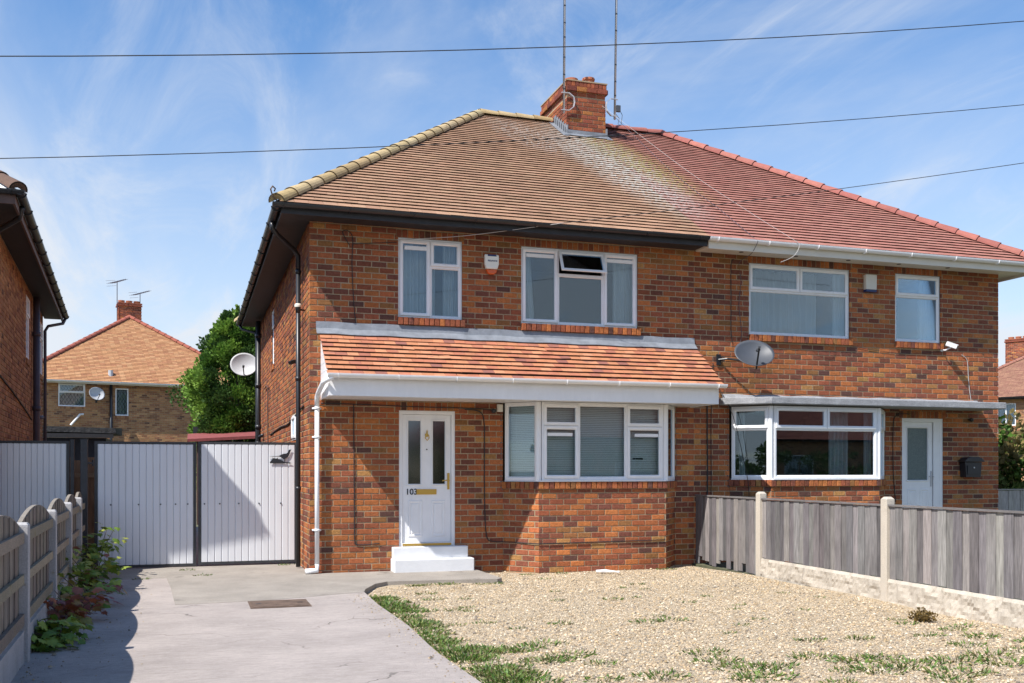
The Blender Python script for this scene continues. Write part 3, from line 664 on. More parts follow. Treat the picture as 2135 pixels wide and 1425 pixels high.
# ---- upper windows
def W(h, key, ops, lights, vents=(), **k):
    a0, a1, z0, z1 = ops[key]; ww, hh = a1-a0, z1-z0
    vs = [(a0+ww*v[0], a0+ww*v[1], z0+hh*v[2], z0+hh*v[3]) for v in vents]
    w = window(h, FRONT, a0, a1, z0, z1, lights, vents=vs, **k); room(w, FRONT, a0, a1, z0, z1); return w
x0, x1, z0, z1 = OP1['w1']
w = W(house, 'w1', OP1, [('s', 0, .5, 0, 1), ('f', .5, 1, 0, .66), ('s', .5, 1, .66, 1)], vents=[(.10, .45, .855, .905)])
curtain(w, FRONT, x0-.1, x0+.62, z0-.2, z1, -.24, 7); curtain(w, FRONT, x1-.25, x1+.1, z0-.2, z1, -.24, 4, -.1)
x0, x1, z0, z1 = OP1['w2']
w = W(house, 'w2', OP1, [('s', 0, .31, 0, 1), ('f', .31, .705, 0, .665), ('o', .31, .705, .665, 1), ('s', .705, 1, 0, 1)], vents=[(.045, .275, .87, .915), (.735, .965, .87, .915)])
curtain(w, FRONT, x0-.15, x0+.22, z0-.2, z1, -.24, 4, .1); curtain(w, FRONT, x1-.34, x1+.1, z0-.2, z1, -.24, 5)
OFF[-1] = OFF2
x0, x1, z0, z1 = OP2['w3']
w = W(house2, 'w3', OP2, [('f', 0, 1, 0, .63), ('s', 0, .5, .63, 1), ('s', .5, 1, .63, 1)]); curtain(w, FRONT, x0-.15, x0+1.7, z0-.1, z1, -.55, 14); curtain(w, FRONT, x1-.2, x1+.1, z0-.2, z1, -.22, 3)
x0, x1, z0, z1 = OP2['w4']
w = W(house2, 'w4', OP2, [('f', 0, 1, 0, .68), ('s', 0, 1, .68, 1)]); curtain(w, FRONT, x1-.3, x1+.1, z0-.2, z1, -.22, 4); curtain(w, FRONT, x0-.1, x0+.08, z0-.2, z1, -.22, 2)

# ---- bays
def bay(h, B, off, lights_front, lights_side, blinds, vents=()):
    OFF[-1] = off; parts = {}
    bw = MB(); posts = MB()
    fb = Fr(B['b'], (B['c'][0]-B['b'][0], 0)); fa = Fr(B['a'], (B['b'][0]-B['a'][0], B['b'][1]-B['a'][1])); fc = Fr(B['c'], (B['d'][0]-B['c'][0], B['d'][1]-B['c'][1]))
    z0, z1 = B['z0'], B['z1']
    base = MB()
    for P0 in (B['b'], B['c']): base.tube([(P0[0], P0[1]+.045, z0), (P0[0], P0[1]+.045, z1)], .052, 8)
    base.prism([(B['a'][0]+.02, -.02), (B['b'][0]+.02, B['b'][1]-.035), (B['c'][0]-.02, B['c'][1]-.035), (B['d'][0]-.02, -.02)], z0-.001, z0+.018)
    bwn = base.build('bay_window', 'white', h)
    out = []
    for fr, li in ((fb, lights_front), (fa, lights_side), (fc, lights_side)):
        i0 = .05 if fr is fb else .035
        vv = [(fr.len*v[0], fr.len*v[1], z0+(z1-z0)*v[2], z0+(z1-z0)*v[3]) for v in vents] if fr is fb else []
        window(bwn, fr, i0, fr.len-i0, z0+.02, z1, li, face=.0, name='bay_face', vents=vv)
        if blinds: blind(bwn, fr, i0+.03, fr.len-i0-.03, z0+.09, z1-.05, d=-.13, gaps=blinds if fr is fb else ())
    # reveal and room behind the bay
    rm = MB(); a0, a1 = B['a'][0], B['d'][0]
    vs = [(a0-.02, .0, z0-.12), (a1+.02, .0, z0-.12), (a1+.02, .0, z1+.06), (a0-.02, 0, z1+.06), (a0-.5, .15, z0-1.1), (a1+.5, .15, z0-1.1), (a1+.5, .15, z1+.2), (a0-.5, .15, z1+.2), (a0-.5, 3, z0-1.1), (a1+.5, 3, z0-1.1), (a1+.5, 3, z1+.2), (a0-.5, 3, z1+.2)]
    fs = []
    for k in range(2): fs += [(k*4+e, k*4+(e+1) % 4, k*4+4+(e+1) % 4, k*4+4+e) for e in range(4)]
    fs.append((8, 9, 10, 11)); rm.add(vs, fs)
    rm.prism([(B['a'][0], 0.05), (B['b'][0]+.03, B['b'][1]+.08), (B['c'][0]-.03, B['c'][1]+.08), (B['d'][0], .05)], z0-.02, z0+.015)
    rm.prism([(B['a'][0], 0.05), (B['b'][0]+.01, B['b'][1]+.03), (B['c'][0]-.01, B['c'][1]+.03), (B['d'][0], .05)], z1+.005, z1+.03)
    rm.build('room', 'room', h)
    return bwn, fb, fa
b1, fb, fa = bay(house, BAY1, (0, 0, 0), [('s', 0, .295, 0, .70), ('s', 0, .295, .70, 1), ('f', .295, .69, 0, 1), ('s', .69, 1, 0, .70), ('s', .69, 1, .70, 1)], [('f', 0, 1, 0, 1)],
                 [(fr0, fr1, g0, g1) for fr0, fr1, g0, g1 in ((1.62, 1.80, 1.66, 1.69), (.70, .93, 1.80, 1.82))], vents=[(.065, .255, .575, .615), (.745, .935, .575, .615)])
b2, fb2, fa2 = bay(house2, BAY2, OFF2, [('f', 0, 1, 0, .69), ('s', 0, .5, .69, 1), ('s', .5, 1, .69, 1)], [('f', 0, 1, 0, .69), ('s', 0, 1, .69, 1)], ())
OFF[-1] = OFF2
curtain(b2, fb2, 1.35, 1.75, BAY2['z0'], BAY2['z1'], -.35, 5); curtain(b2, fb2, 1.95, 2.1, BAY2['z0'], BAY2['z1'], -.2, 3); curtain(b2, fa2, .10, .2, BAY2['z0'], BAY2['z1'], -.25, 2)
OFF[-1] = (0, 0, 0)

# ---- front door 103
a0, a1, z0, z1 = OP1['d']
mb = MB(); mb.ring(FRONT, a0, a1, z0, z1, [(0, -.1), (0, -.02), (.05, -.02), (.056, -.03), (.056, -.1)]); door = mb.build('door', 'white', house)
room(door, FRONT, a0, a1, z0, z1)
L0, L1, B0, B1 = a0+.06, a1-.06, z0+.06, z1-.06
gl = [(L0+.085, L0+.285, 1.30, 2.27), (L1-.285, L1-.085, 1.30, 2.27)]
mb = MB(); sheet_with_holes(mb, FRONT, L0, L1, B0, B1, gl, -.045); sheet_with_holes(mb, FRONT, L0, L1, B0, B1, gl, -.085)
for p in gl: mb.ring(FRONT, p[0]-.02, p[1]+.02, p[2]-.02, p[3]+.02, [(0, -.046), (.004, -.030), (.016, -.030), (.026, -.046), (.026, -.08)])
for p in ((L0+.085, L0+.31, .50, 1.06), (L1-.31, L1-.085, .50, 1.06)): mb.ring(FRONT, *p, [(0, -.046), (.012, -.036), (.03, -.036), (.045, -.044), (.06, -.036)]); mb.boxF(FRONT, p[0]+.06, p[1]-.06, -.044, -.037, p[2]+.06, p[3]-.06)
leaf = mb.build('door_leaf', 'white', door)
for p in gl: mb = MB(); mb.boxF(FRONT, p[0], p[1], -.068, -.062, p[2], p[3]); mb.build('glass_panel', 'glass_dark', door)
mb = MB(); mb.boxF(FRONT, L0, L1, -.05, -.006, z0+.012, z0+.045); mb.build('threshold', 'brass', door)
xc = (L0+L1)/2
mb = MB(); mb.boxF(FRONT, xc-.16, xc+.15, -.046, -.030, 1.145, 1.225); mb.boxF(FRONT, xc-.145, xc+.135, -.032, -.024, 1.158, 1.212); mb.build('letterbox', 'brass', door)
mb = MB(); mb.boxF(FRONT, L1-.055, L1-.02, -.046, -.034, 1.22, 1.47); mb.tube([(L1-.037, .04, 1.36), (L1-.037, -.03, 1.36), (L1-.10, -.035, 1.36), (L1-.15, -.03, 1.355)], .009, 8); mb.build('handle', 'brass', door)
def yF(d): return -d
mb = MB(); mb.lathe((0, 0, 0), [(.001, .014), (.025, .012), (.03, 0)], 14); mb.v = [(xc+x, .046-z-.004, 2.05+y) for x, y, z in mb.v]
q = MB(); q.tube([(xc-.022, .015, 2.05), (xc-.03, .01, 2.0), (xc, .008, 1.965), (xc+.03, .01, 2.0), (xc+.022, .015, 2.05)], .007, 8); q.tube([(xc, .02, 2.08), (xc, .02, 2.13)], [.014, .004], 8); mb.add(q.v, q.f); mb.build('knocker', 'brass', door)
mb = MB(); mb.tube([(xc, .05, 1.83), (xc, .038, 1.83)], .011, 10); mb.build('spyhole', 'black', door)
def text(s, size, loc, m, parent, name, off=(0, 0, 0), bold=0.0, rz=0, ext=.004):
    cu = bpy.data.curves.new(name, 'FONT'); cu.body = s; cu.size = size; cu.extrude = ext; cu.offset = bold; cu.align_x = 'CENTER'
    o = bpy.data.objects.new(name, cu); COL.objects.link(o); o.parent = parent; o.location = (loc[0]-off[0], loc[1]-off[1], loc[2]-off[2]); o.rotation_euler = (R(90), 0, rz)
    cu.materials.append(M[m]); bpy.context.view_layer.update()
    me = bpy.data.meshes.new_from_object(o.evaluated_get(bpy.context.evaluated_depsgraph_get())); o2 = bpy.data.objects.new(name, me); COL.objects.link(o2); o2.parent = parent; o2.location = o.location; o2.rotation_euler = o.rotation_euler
    bpy.data.objects.remove(o); return o2
text('103', .125, (xc-.235, .041, 1.145), 'black', door, 'house_number', bold=.002)
# steps
mb = MB(); mb.box(1.20, 2.42, -.31, -.002, -.02, .19); mb.box(1.215, 2.37, -.135, -.003, .188, .362); mb.build('doorstep', 'masonry', house, bevel=.012)

# ---- porch canopy over door and bay
CX0, CX1, CYF, CZT, CZB = .15, 6.27, -.98, 3.56, 2.83
mb = MB(); mb.box(CX0+.03, CX1-.06, CYF+.06, CYF+.085, 2.55, 2.80); mb.box(CX0+.01, CX0+.03, CYF+.06, -.003, 2.55, 2.80); mb.box(CX1-.06, CX1-.04, CYF+.06, -.003, 2.55, 2.80); cano = mb.build('porch_canopy', 'white', house)
n = 60
for k in range(n):      # soffit boards run from wall to fascia
    x0 = CX0+.03+(CX1-CX0-.09)*k/n; x1 = CX0+.03+(CX1-CX0-.09)*(k+1)/n
    if k == 0: sofm = MB(); sofm.box(0, (CX1-CX0-.09)/n-.006, CYF+.085, -.004, 2.562, 2.572); so0 = sofm.build('soffit_board', 'white', cano); so0.location = (x0, 0, 0)
    else: mesh_copy(so0.data, 'soffit_board', cano, (x0, 0, 0))
mb = MB(); mb.box(CX0+.03, CX1-.06, CYF+.085, -.004, 2.575, 2.59); mb.build('soffit_backing', 'white', cano)
for xs in (CX0+.012, CX1-.05):       # boarded cheeks
    for k in range(6):
        za = 2.80+k*.125; zb = za+.120
        def yy(z): return -.01+(CYF+.03)*(1-(z-2.80)/(CZT-2.84))
        if yy(za) > -.03: continue
        mb = MB(); mb.prism([(-.004, za), (yy(za), za), (min(-.006, yy(zb)), min(zb, 3.53)), (-.004, min(zb, 3.53))], xs, xs+.02, lambda y, z, h: (h, y, z)); mb.build('cheek_board', 'white', cano)
cl_ = math.hypot(CYF, CZT-CZB); cc, csn = -CYF/cl_, (CZT-CZB)/cl_
def canP(x, s, h): return (x, CYF+s*cc-h*csn-.01, CZB+s*csn+h*cc)
mb = MB(); mb.add([canP(CX0, 0, -.004), canP(CX1, 0, -.004), canP(CX1, cl_, -.004), canP(CX0, cl_, -.004)], [(0, 1, 2, 3)]); mb.build('underlay', 'underlay', cano)
CT = [(.50, .205, .10), (.47, .185, .095), (.53, .23, .12), (.44, .16, .09), (.38, .14, .085), (.28, .11, .08)]
protos = []; NRc = 10; gc = cl_/NRc; twc = .168
for k in range(36):
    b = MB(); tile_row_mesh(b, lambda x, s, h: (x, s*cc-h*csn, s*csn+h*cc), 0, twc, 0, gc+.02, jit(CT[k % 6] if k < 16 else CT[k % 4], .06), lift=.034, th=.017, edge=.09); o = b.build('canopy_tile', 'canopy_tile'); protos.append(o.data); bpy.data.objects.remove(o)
cnt = 0; rest = MB()
for i in range(NRc):
    x = CX0-.02-(twc/2 if i % 2 else 0)
    while x < CX1:
        a, b = max(x, CX0-.02), min(x+twc, CX1+.02); s0 = i*gc-(.03 if i == 0 else 0)
        if b-a > .025:
            if cnt < 300:
                p = canP(a, s0, 0); o = mesh_copy(random.choice(protos), 'canopy_tile', cano, (p[0], p[1]+random.uniform(-.003, .003), p[2]), 0, ((b-a)/twc, 1, 1)); cnt += 1
                if random.random() < .025: o.rotation_euler = (0, R(random.uniform(-3, 3)), R(random.uniform(-4, 4)))
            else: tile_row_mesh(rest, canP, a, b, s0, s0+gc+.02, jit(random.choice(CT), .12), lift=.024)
        x += twc
if rest.v: stuff(rest.build('canopy_tiling', 'canopy_tile', cano))
mb = MB(); k = 24; vs = []
for i in range(k+1):
    x = CX0-.06+(CX1+.02-CX0+.06)*i/k; w_ = .006*math.sin(i*1.9)
    vs += [(x, -.012, 3.70+w_), (x, -.03, 3.60+w_), canP(x, cl_-.13+w_*2, .036), canP(x, cl_-.135+w_*2, .03)]
mb.add(vs, [(i*4+j, i*4+4+j, i*4+5+j, i*4+1+j) for i in range(k) for j in range(3)]); mb.build('lead_flashing', 'lead', cano, smooth=False)
gutter_run(cano, (CX0-.02, CYF-.045, 2.845), (CX1+.03, CYF-.045, 2.85), 'white', (0, -1, 0), .88)
mb = MB(); mb.tube([(CX0+.05, CYF-.045, 2.80), (CX0-.02, CYF-.04, 2.76), (CX0-.06, CYF+.1, 2.73), (.105, -.2, 2.64), (.10, -.09, 2.58), (.10, -.075, 2.45)], .036, 10); mb.tube([(.10, -.075, 2.47), (.10, -.075, .12)], .034, 10)
for z in (2.40, 1.98, .62): mb.tube([(.10, -.075, z), (.10, -.075, z+.035)], .044, 10); mb.box(.035, .165, -.04, -.001, z+.005, z+.03)
mb.tube([(.10, -.075, .14), (.10, -.08, .05), (-.07, -.10, .04)], [.036, .04, .042], 8); mb.build('downpipe', 'white', cano, smooth=True)

# ---- attached house: white eaves, slab, door
OFF[-1] = OFF2
mb = MB(); mb.box(PARTY+.02, WX+.44, -.46, -.43, 5.10, 5.245); mb.box(WX+.41, WX+.44, -.43, DEPTH+.42, 5.10, 5.245); mb.build('fascia', 'cream', house2)
mb = MB(); mb.box(PARTY+.02, WX+.41, -.43, -.004, 5.155, 5.165); mb.box(WX+.004, WX+.41, -.004, DEPTH+.4, 5.155, 5.165); mb.build('soffit_backing', 'cream', house2)
o0 = None
for k in range(64):
    x0 = PARTY+.03+k*.105
    if o0 is None: mb = MB(); mb.box(x0, x0+.099, -.429, -.006, 5.140, 5.150); o0 = mb.build('soffit_board', 'cream', house2)
    else: mesh_copy(o0.data, 'soffit_board', house2, (k*.105, 0, 0))
for k in range(5): x = 7.05+k*1.05; mb = MB(); mb.lathe((x, -.22, 5.133), [(.001, 0), (.035, 0), (.04, .006)], 12); mb.build('soffit_vent', 'black', house2)
gutter_run(house2, (PARTY, -.515, 5.272), (WX+.56, -.515, 5.262), 'white', (0, -1, 0), .95)
gutter_run(house2, (WX+.505, -.5, 5.26), (WX+.505, DEPTH, 5.24), 'white', (1, 0, 0), 1.0)
mb = MB(); mb.prism([(6.76, -.004), (6.74, -.16), (7.36, -.66), (12.14, -.66), (12.14, -.004)], 2.60, 2.715); mb.build('door_slab', 'slab', house2, bevel=.012)
mb = MB(); vs = []
for i in range(21):
    x = 6.80+(12.1-6.80)*i/20; vs += [(x, -.012, 2.79+.008*math.sin(i*2.2)), (x, -.06, 2.722)]
mb.add(vs, [(2*i, 2*i+2, 2*i+3, 2*i+1) for i in range(20)]); mb.build('mortar_fillet', 'slab', house2)
a0, a1, z0, z1 = OP2['d']
mb = MB(); mb.ring(FRONT, a0, a1, z0, z1, [(0, -.1), (0, -.02), (.062, -.02), (.068, -.03), (.068, -.1)]); mb.boxF(FRONT, a1-.20, a1-.06, -.1, -.024, z0+.05, z1-.06); door2 = mb.build('door', 'white', house2); room(door2, FRONT, a0, a1, z0, z1)
L0, L1, B0, B1 = a0+.07, a1-.21, z0+.06, z1-.07; gl = (L0+.07, L1-.10, 1.33, B1-.10)
mb = MB(); sheet_with_holes(mb, FRONT, L0, L1, B0, B1, [gl], -.045); sheet_with_holes(mb, FRONT, L0, L1, B0, B1, [gl], -.085); mb.ring(FRONT, gl[0]-.02, gl[1]+.02, gl[2]-.02, gl[3]+.02, [(0, -.046), (.004, -.03), (.016, -.03), (.026, -.046), (.026, -.08)])
for p in ((L0+.07, (L0+L1)/2-.03, .5, 1.18), ((L0+L1)/2+.03, L1-.07, .5, 1.18)): mb.ring(FRONT, *p, [(0, -.046), (.012, -.036), (.03, -.036), (.045, -.044), (.06, -.036)]); mb.boxF(FRONT, p[0]+.06, p[1]-.06, -.044, -.037, p[2]+.06, p[3]-.06)
mb.build('door_leaf', 'white', door2)
mb = MB(); mb.boxF(FRONT, gl[0], gl[1], -.066, -.06, gl[2], gl[3]); mb.build('glass_panel', 'glass_obscure', door2)
mb = MB(); mb.boxF(FRONT, L1-.045, L1-.012, -.046, -.034, 1.22, 1.50); mb.tube([(L1-.03, .04, 1.40), (L1-.03, -.03, 1.40), (L1-.08, -.035, 1.40), (L1-.13, -.03, 1.40)], .009, 8); mb.build('handle', 'steel', door2)
OFF[-1] = (0, 0, 0)

# ------------------------------------------------------------------ chimney on the party line
chim = thing('chimney_stack', 'weathered brick chimney stack straddling the ridge between both roofs', 'chimney', (6.26, 5.4, 8.4))
co = tuple(chim.location); X0, X1, Y0, Y1 = 5.83, 6.69, 4.62, 6.20; ZB, ZT = 8.0, 9.46
core = MB(); core.box(X0+.011, X1-.011, Y0+.011, Y1-.011, ZB, ZT+.2); core.box(X0-.03, X1+.03, Y0-.03, Y1+.03, ZT+.19, ZT+.215); core = core.build('stack', 'mortar', chim)
its = []
for fr, L in ((Fr((X0, Y0), (1, 0)), X1-X0), (Fr((X1, Y0), (0, 1)), Y1-Y0), (Fr((X0, Y1), (0, -1)), Y1-Y0), (Fr((X1, Y1), (-1, 0)), X1-X0)):
    its += [(fr, r, 0) for r in brick_rects(0, L, 8.2, ZT-.12, [])]
    its += [(fr, (a, b, ZT-.11, ZT-.03), -.004) for a, b in ((.02+k*.21, .22+k*.21) for k in range(int(L/.21)))]
    its += [(fr, r, .045) for r in [(-.03+k*(L+.06)/max(3, round(L/.23)), -.03+(k+1)*(L+.06)/max(3, round(L/.23))-.01, ZT-.02, ZT+.075) for k in range(max(3, round(L/.23)))]]
    its += [(fr, r, .02) for r in soldier_rects(-.01, L+.01, ZT+.08, ZT+.205, .088)]
brickwork(core, its, PAL_CHIM, 'brick', 'ch', 170, proj_area, off=co, rest_name='brickwork')
OFF[-1] = co
mb = MB(); mb.box(X0-.03, X1+.03, Y0-.03, Y0-.014, 8.44, 8.62); mb.add([roofP(X0-.10, 6.02, .034), roofP(X1+.10, 6.02, .034), (X1+.05, Y0-.02, 8.56), (X0-.05, Y0-.02, 8.56)], [(0, 1, 2, 3)])
for sx, xx in ((-1, X0), (1, X1)):
    for k in range(7):
        y = Y0+k*.115; zr = EAVE_Z+(y+OVH)*sn_/cs_; mb.box(xx-.012 if sx < 0 else xx+.002, xx-.002 if sx < 0 else xx+.012, y-.03, y+.115, zr-.05, zr+.22)
    mb.box(xx-.03 if sx < 0 else xx, xx if sx < 0 else xx+.03, Y0-.032, Y0+.04, 8.42, 8.72)
    ya, yb = Y0-.1, Y0+.85; za, zb = EAVE_Z+(ya+OVH)*sn_/cs_+.034, EAVE_Z+(yb+OVH)*sn_/cs_+.034; mb.add([(xx, ya, za), (xx+sx*.13, ya, za), (xx+sx*.13, yb, zb), (xx, yb, zb)], [(0, 1, 2, 3)])
mb.build('lead_flashing', 'lead', chim)
for k, (px, py, pr_, ph) in enumerate(((6.05, 4.98, .125, .16), (6.46, 5.02, .115, .24), (6.08, 5.75, .125, .15), (6.45, 5.8, .115, .15))):
    mb = MB(); z = ZT+.205; mb.lathe((px, py, z), [(pr_, 0), (pr_, ph-.05), (pr_+.02, ph-.045), (pr_+.02, ph), (pr_-.03, ph), (pr_-.03, .02)], 18); p = mb.build('chimney_pot', 'pot', chim, smooth=False)
    if k == 1:
        q = MB()
        for i in range(8): a = 6.283*i/8+.3; q.tube([(px+math.cos(a)*(pr_+.012), py+math.sin(a)*(pr_+.012), z+ph-.025), (px+math.cos(a)*(pr_+.024), py+math.sin(a)*(pr_+.024), z+ph-.025)], .012, 6)
        q.build('vent_hole', 'black', p)

def mast(label, x, y, z0, z1, wx, lean, box=False):
    t = thing('aerial_mast', label, 'aerial mast', (x, y, z0), group='aerial masts on the chimney')
    mb = MB(); mb.tube([(x, y, z0), (x+lean, y, z1)], .022, 10); pole = mb.build('pole', 'steel', t, smooth=True)
    k = 0; z = z0+.5
    while z < z1: f = (z-z0)/(z1-z0); q = MB(); q.tube([(x+lean*f, y, z-.014), (x+lean*f, y, z+.014)], .026, 8); q.build('cable_tie', 'wire', pole); z += .30+.06*(k % 3); k += 1
    mb = MB(); mb.tube([(x-.03, y-.02, z0-.0), (x-.031+lean, y-.02, z1)], .006, 5); mb.build('coax_cable', 'wire', pole)
    mb = MB(); s = 1 if wx > x else -1
    for zz in (z0+.06, z0+.42): mb.obox((x-s*.06, y-.02, zz), (x+s*.12, y-.03, zz), .03, .012)
    pts = [(x+s*.10, y-.03, z0+.06), (x+s*.20, y-.045, z0+.14), (x+s*.22, y-.045, z0+.24), (x+s*.20, y-.045, z0+.34), (x+s*.10, y-.03, z0+.42)]
    for a, b in zip(pts[:-1], pts[1:]): mb.obox(a, b, .014, .05, up=(0, -1, 0))
    mb.build('wall_bracket', 'steel', t)
    if box:
        mb = MB(); mb.box(x+.02, x+.11, y-.06, y+.0, z0+.16, z0+.29); mb.build('amplifier_box', 'dishgrey', t)
        mb = MB(); mb.tube([(x+.10, y-.03, z0+.2), (x+.16, y-.03, z0+.1), (x+.13, y-.03, z0-.12), (x+.06, y-.03, z0-.1), (x+.09, y-.03, z0+.02), (x+.02, y-.03, z0+.1)], .006, 5); mb.build('loose_cable', 'wire', t)
mast('grey aerial mast clamped to the left edge of the chimney', 5.74, 4.60, 8.95, 15.2, 5.9, .05)
mast('grey aerial mast with junction box standing off the right side of the chimney', 6.90, 4.62, 8.95, 15.2, 6.7, .10, True)

# ------------------------------------------------------------------ small things on the walls
OFF[-1] = (0, 0, 0)
def extr(poly, y0, y1): return lambda mb: mb.prism(poly, y0, y1, lambda x, z, h: (x, h, z))
t = thing('alarm_box', 'white and orange burglar alarm box between the upper windows of 103', 'alarm', (2.77, 0, 4.55))
P_ = [(2.655, 4.845), (2.655, 4.70), (2.68, 4.62), (2.86, 4.62), (2.885, 4.70), (2.885, 4.845)]
mb = MB(); mb.prism(P_, -.075, -.004, lambda x, z, h: (x, h, z)); mb.build('case', 'alarmwhite', t, bevel=.018)
mb = MB(); mb.prism([(2.682, 4.618), (2.70, 4.565), (2.735, 4.54), (2.805, 4.54), (2.84, 4.565), (2.858, 4.618)], -.072, -.006, lambda x, z, h: (x, h, z)); mb.build('strobe_lens', 'orange', t, bevel=.012)
mb = MB(); mb.box(2.70, 2.84, -.080, -.074, 4.815, 4.84); mb.build('top_strip', 'navy', t)
text('RELIANCE', .034, (2.778, -.0765, 4.735), 'navy', t, 'lettering', off=(2.77, 0, 4.55), bold=.0012, ext=.0008)
t = thing('alarm_box', 'cream rectangular alarm box with dark base strip beside the narrow upper window', 'alarm', (9.73, 0, 4.65))
mb = MB(); mb.prism([(9.62, 4.955), (9.62, 4.69), (9.845, 4.69), (9.85, 4.955)], -.085, -.004, lambda x, z, h: (x, h, z)); mb.build('case', 'cream', t, bevel=.012)
mb = MB(); mb.box(9.625, 9.84, -.083, -.006, 4.652, 4.688); mb.build('base_strip', 'navy', t)

def dish(name_label, c, nrm, rad, wall, m, group):
    t = thing('satellite_dish', name_label, 'satellite dish', wall, group=group)
    n = Vector(nrm).normalized(); sx = n.cross(Vector((0, 0, 1))).normalized(); up = sx.cross(n); c = Vector(c)
    mb = MB(); vs = []; fs = []; K = 8; S = 28
    for side in (0, .008):
        for i in range(K+1):
            r = rad*i/K
            for k in range(S): a = 6.2832*k/S; vs.append(c+sx*(r*math.cos(a))+up*(r*.88*math.sin(a))+n*(.30*r*r/rad-.09*rad-side))
    for l in (0, 1):
        b = l*(K+1)*S
        for i in range(K):
            for k in range(S): q = (b+i*S+k, b+i*S+(k+1) % S, b+(i+1)*S+(k+1) % S, b+(i+1)*S+k); fs.append(q if l == 0 else q[::-1])
    b = (K+1)*S
    for k in range(S): fs.append((K*S+k, K*S+(k+1) % S, b+K*S+(k+1) % S, b+K*S+k))
    mb.add(vs, fs); mb.build('reflector', m, t, smooth=True)
    tip = c+n*(rad*.95)-up*(rad*.42); mb = MB(); mb.obox(c-up*(rad*.86)-n*.02, tip, .025, .02); mb.build('feed_arm', 'black', t)
    mb = MB(); mb.tube([tip-n*.03, tip-n*.10+up*.05], .028, 10); mb.tube([tip, tip+up*.02+n*.03], .02, 8); mb.build('receiver', 'dishgrey', t)
    w = Vector(wall); mb = MB(); mb.tube([c-n*.06, c-n*.15, w+(c-w)*.25, w], .018, 8); mb.obox(w-Vector((0, 0, .09)), w+Vector((0, 0, .09)), .08, .015, up=(0, 1, 0)); mb.build('wall_bracket', 'black', t)
    return t
dish('dark grey satellite dish on the party wall beside the porch canopy', (7.16, -.42, 3.40), (-.22, -.76, .60), .33, (6.74, -.02, 3.36), 'dishgrey', None)

def cctv_bullet(label, p, aim, m):
    t = thing('security_camera', label, 'security camera', p); p = Vector(p); a = Vector(aim).normalized()
    c = p+Vector((.06, -.17, .06)); mb = MB(); mb.obox(c-a*.09, c+a*.10, .075, .07); mb.obox(c-a*.07+Vector((0, 0, .042)), c+a*.13+Vector((0, 0, .042)), .085, .012); mb.build('housing', m, t, bevel=.012)
    mb = MB(); mb.tube([c+a*.095, c+a*.108], .026, 12); mb.build('lens', 'black', t)
    mb = MB(); mb.tube([p, p+Vector((.01, -.08, -.02)), c-Vector((0, 0, .035))], .013, 8); mb.tube([p+Vector((0, 0, 0)), p+Vector((0, -.015, 0))], .035, 12); mb.build('bracket', m, t)
cctv_bullet('white bullet security camera below the narrow upper window', (11.31, 0, 3.70), (.75, -.55, -.38), 'white')
def dome(label, p, m='black'):
    t = thing('security_camera', label, 'security camera', p); mb = MB(); mb.lathe(p, [(.001, -.035), (.025, -.03), (.04, -.005), (.042, .02), (.03, .03), (.001, .03)], 14)
    q = Vector(p); mb.v = [tuple(Vector(v)+Vector((0, -.065, -.01))) for v in mb.v]; mb.build('dome', m, t, smooth=True)
    mb = MB(); mb.tube([p, q+Vector((0, -.03, .0)), q+Vector((0, -.06, .01))], .02, 8); mb.build('mount', m, t); return t
dome('black turret camera beside the bay window under the porch canopy', (2.80, 0, 2.44)); dome('black turret camera under the concrete slab near the mailbox', (11.92, 0, 2.44))
t = thing('junction_box', 'small cream junction box at the bay window head', 'junction box', (2.91, 0, 2.45)); mb = MB(); mb.box(2.865, 2.955, -.05, -.003, 2.42, 2.535); mb.build('case', 'cream', t, bevel=.006); mb = MB(); mb.box(2.885, 2.935, -.056, -.050, 2.44, 2.515); mb.build('cover', 'cream', t)
t = thing('security_camera', 'pale domed sensor on the black downpipe at the house corner', 'sensor', (-.10, .62, 3.95)); mb = MB(); mb.lathe((-.11, .55, 3.98), [(.05, 0), (.055, .03), (.04, .055), (.001, .06)], 14); mb.build('cover', 'cream', t, smooth=True); mb = MB(); mb.lathe((-.11, .55, 3.92), [(.001, -.03), (.035, -.02), (.042, .055)], 14); mb.tube([(-.11, .55, 3.95), (-.01, .62, 3.95)], .015, 6); mb.build('dome', 'black', t, smooth=True)
t = thing('security_camera', 'small black camera on the side wall above the gate', 'security camera', (0, 1.45, 3.22)); mb = MB(); mb.obox((-.07, 1.45, 3.26), (-.16, 1.38, 3.22), .06, .06); mb.build('housing', 'black', t, bevel=.01); mb = MB(); mb.tube([(-.003, 1.5, 3.22), (-.08, 1.45, 3.24)], .015, 6); mb.build('bracket', 'black', t)

t = thing('mailbox', 'black metal mailbox with peaked lid beside the attached house door', 'mailbox', (11.885, 0, 1.38))
mb = MB(); mb.prism([(11.70, 1.66), (11.725, 1.385), (12.055, 1.385), (12.08, 1.66)], -.15, -.004, lambda x, z, h: (x, h, z)); mb.build('body', 'black', t, bevel=.006)
mb = MB(); mb.prism([(11.66, 1.665), (11.73, 1.735), (11.80, 1.755), (11.98, 1.755), (12.05, 1.735), (12.12, 1.665)], -.185, -.003, lambda x, z, h: (x, h, z)); mb.build('lid', 'black', t, bevel=.006)
mb = MB(); mb.box(11.75, 12.03, -.163, -.151, 1.44, 1.60); mb.build('door', 'black', t); mb = MB(); mb.tube([(11.89, -.163, 1.56), (11.89, -.17, 1.56)], .014, 12); mb.build('lock', 'steel', t)

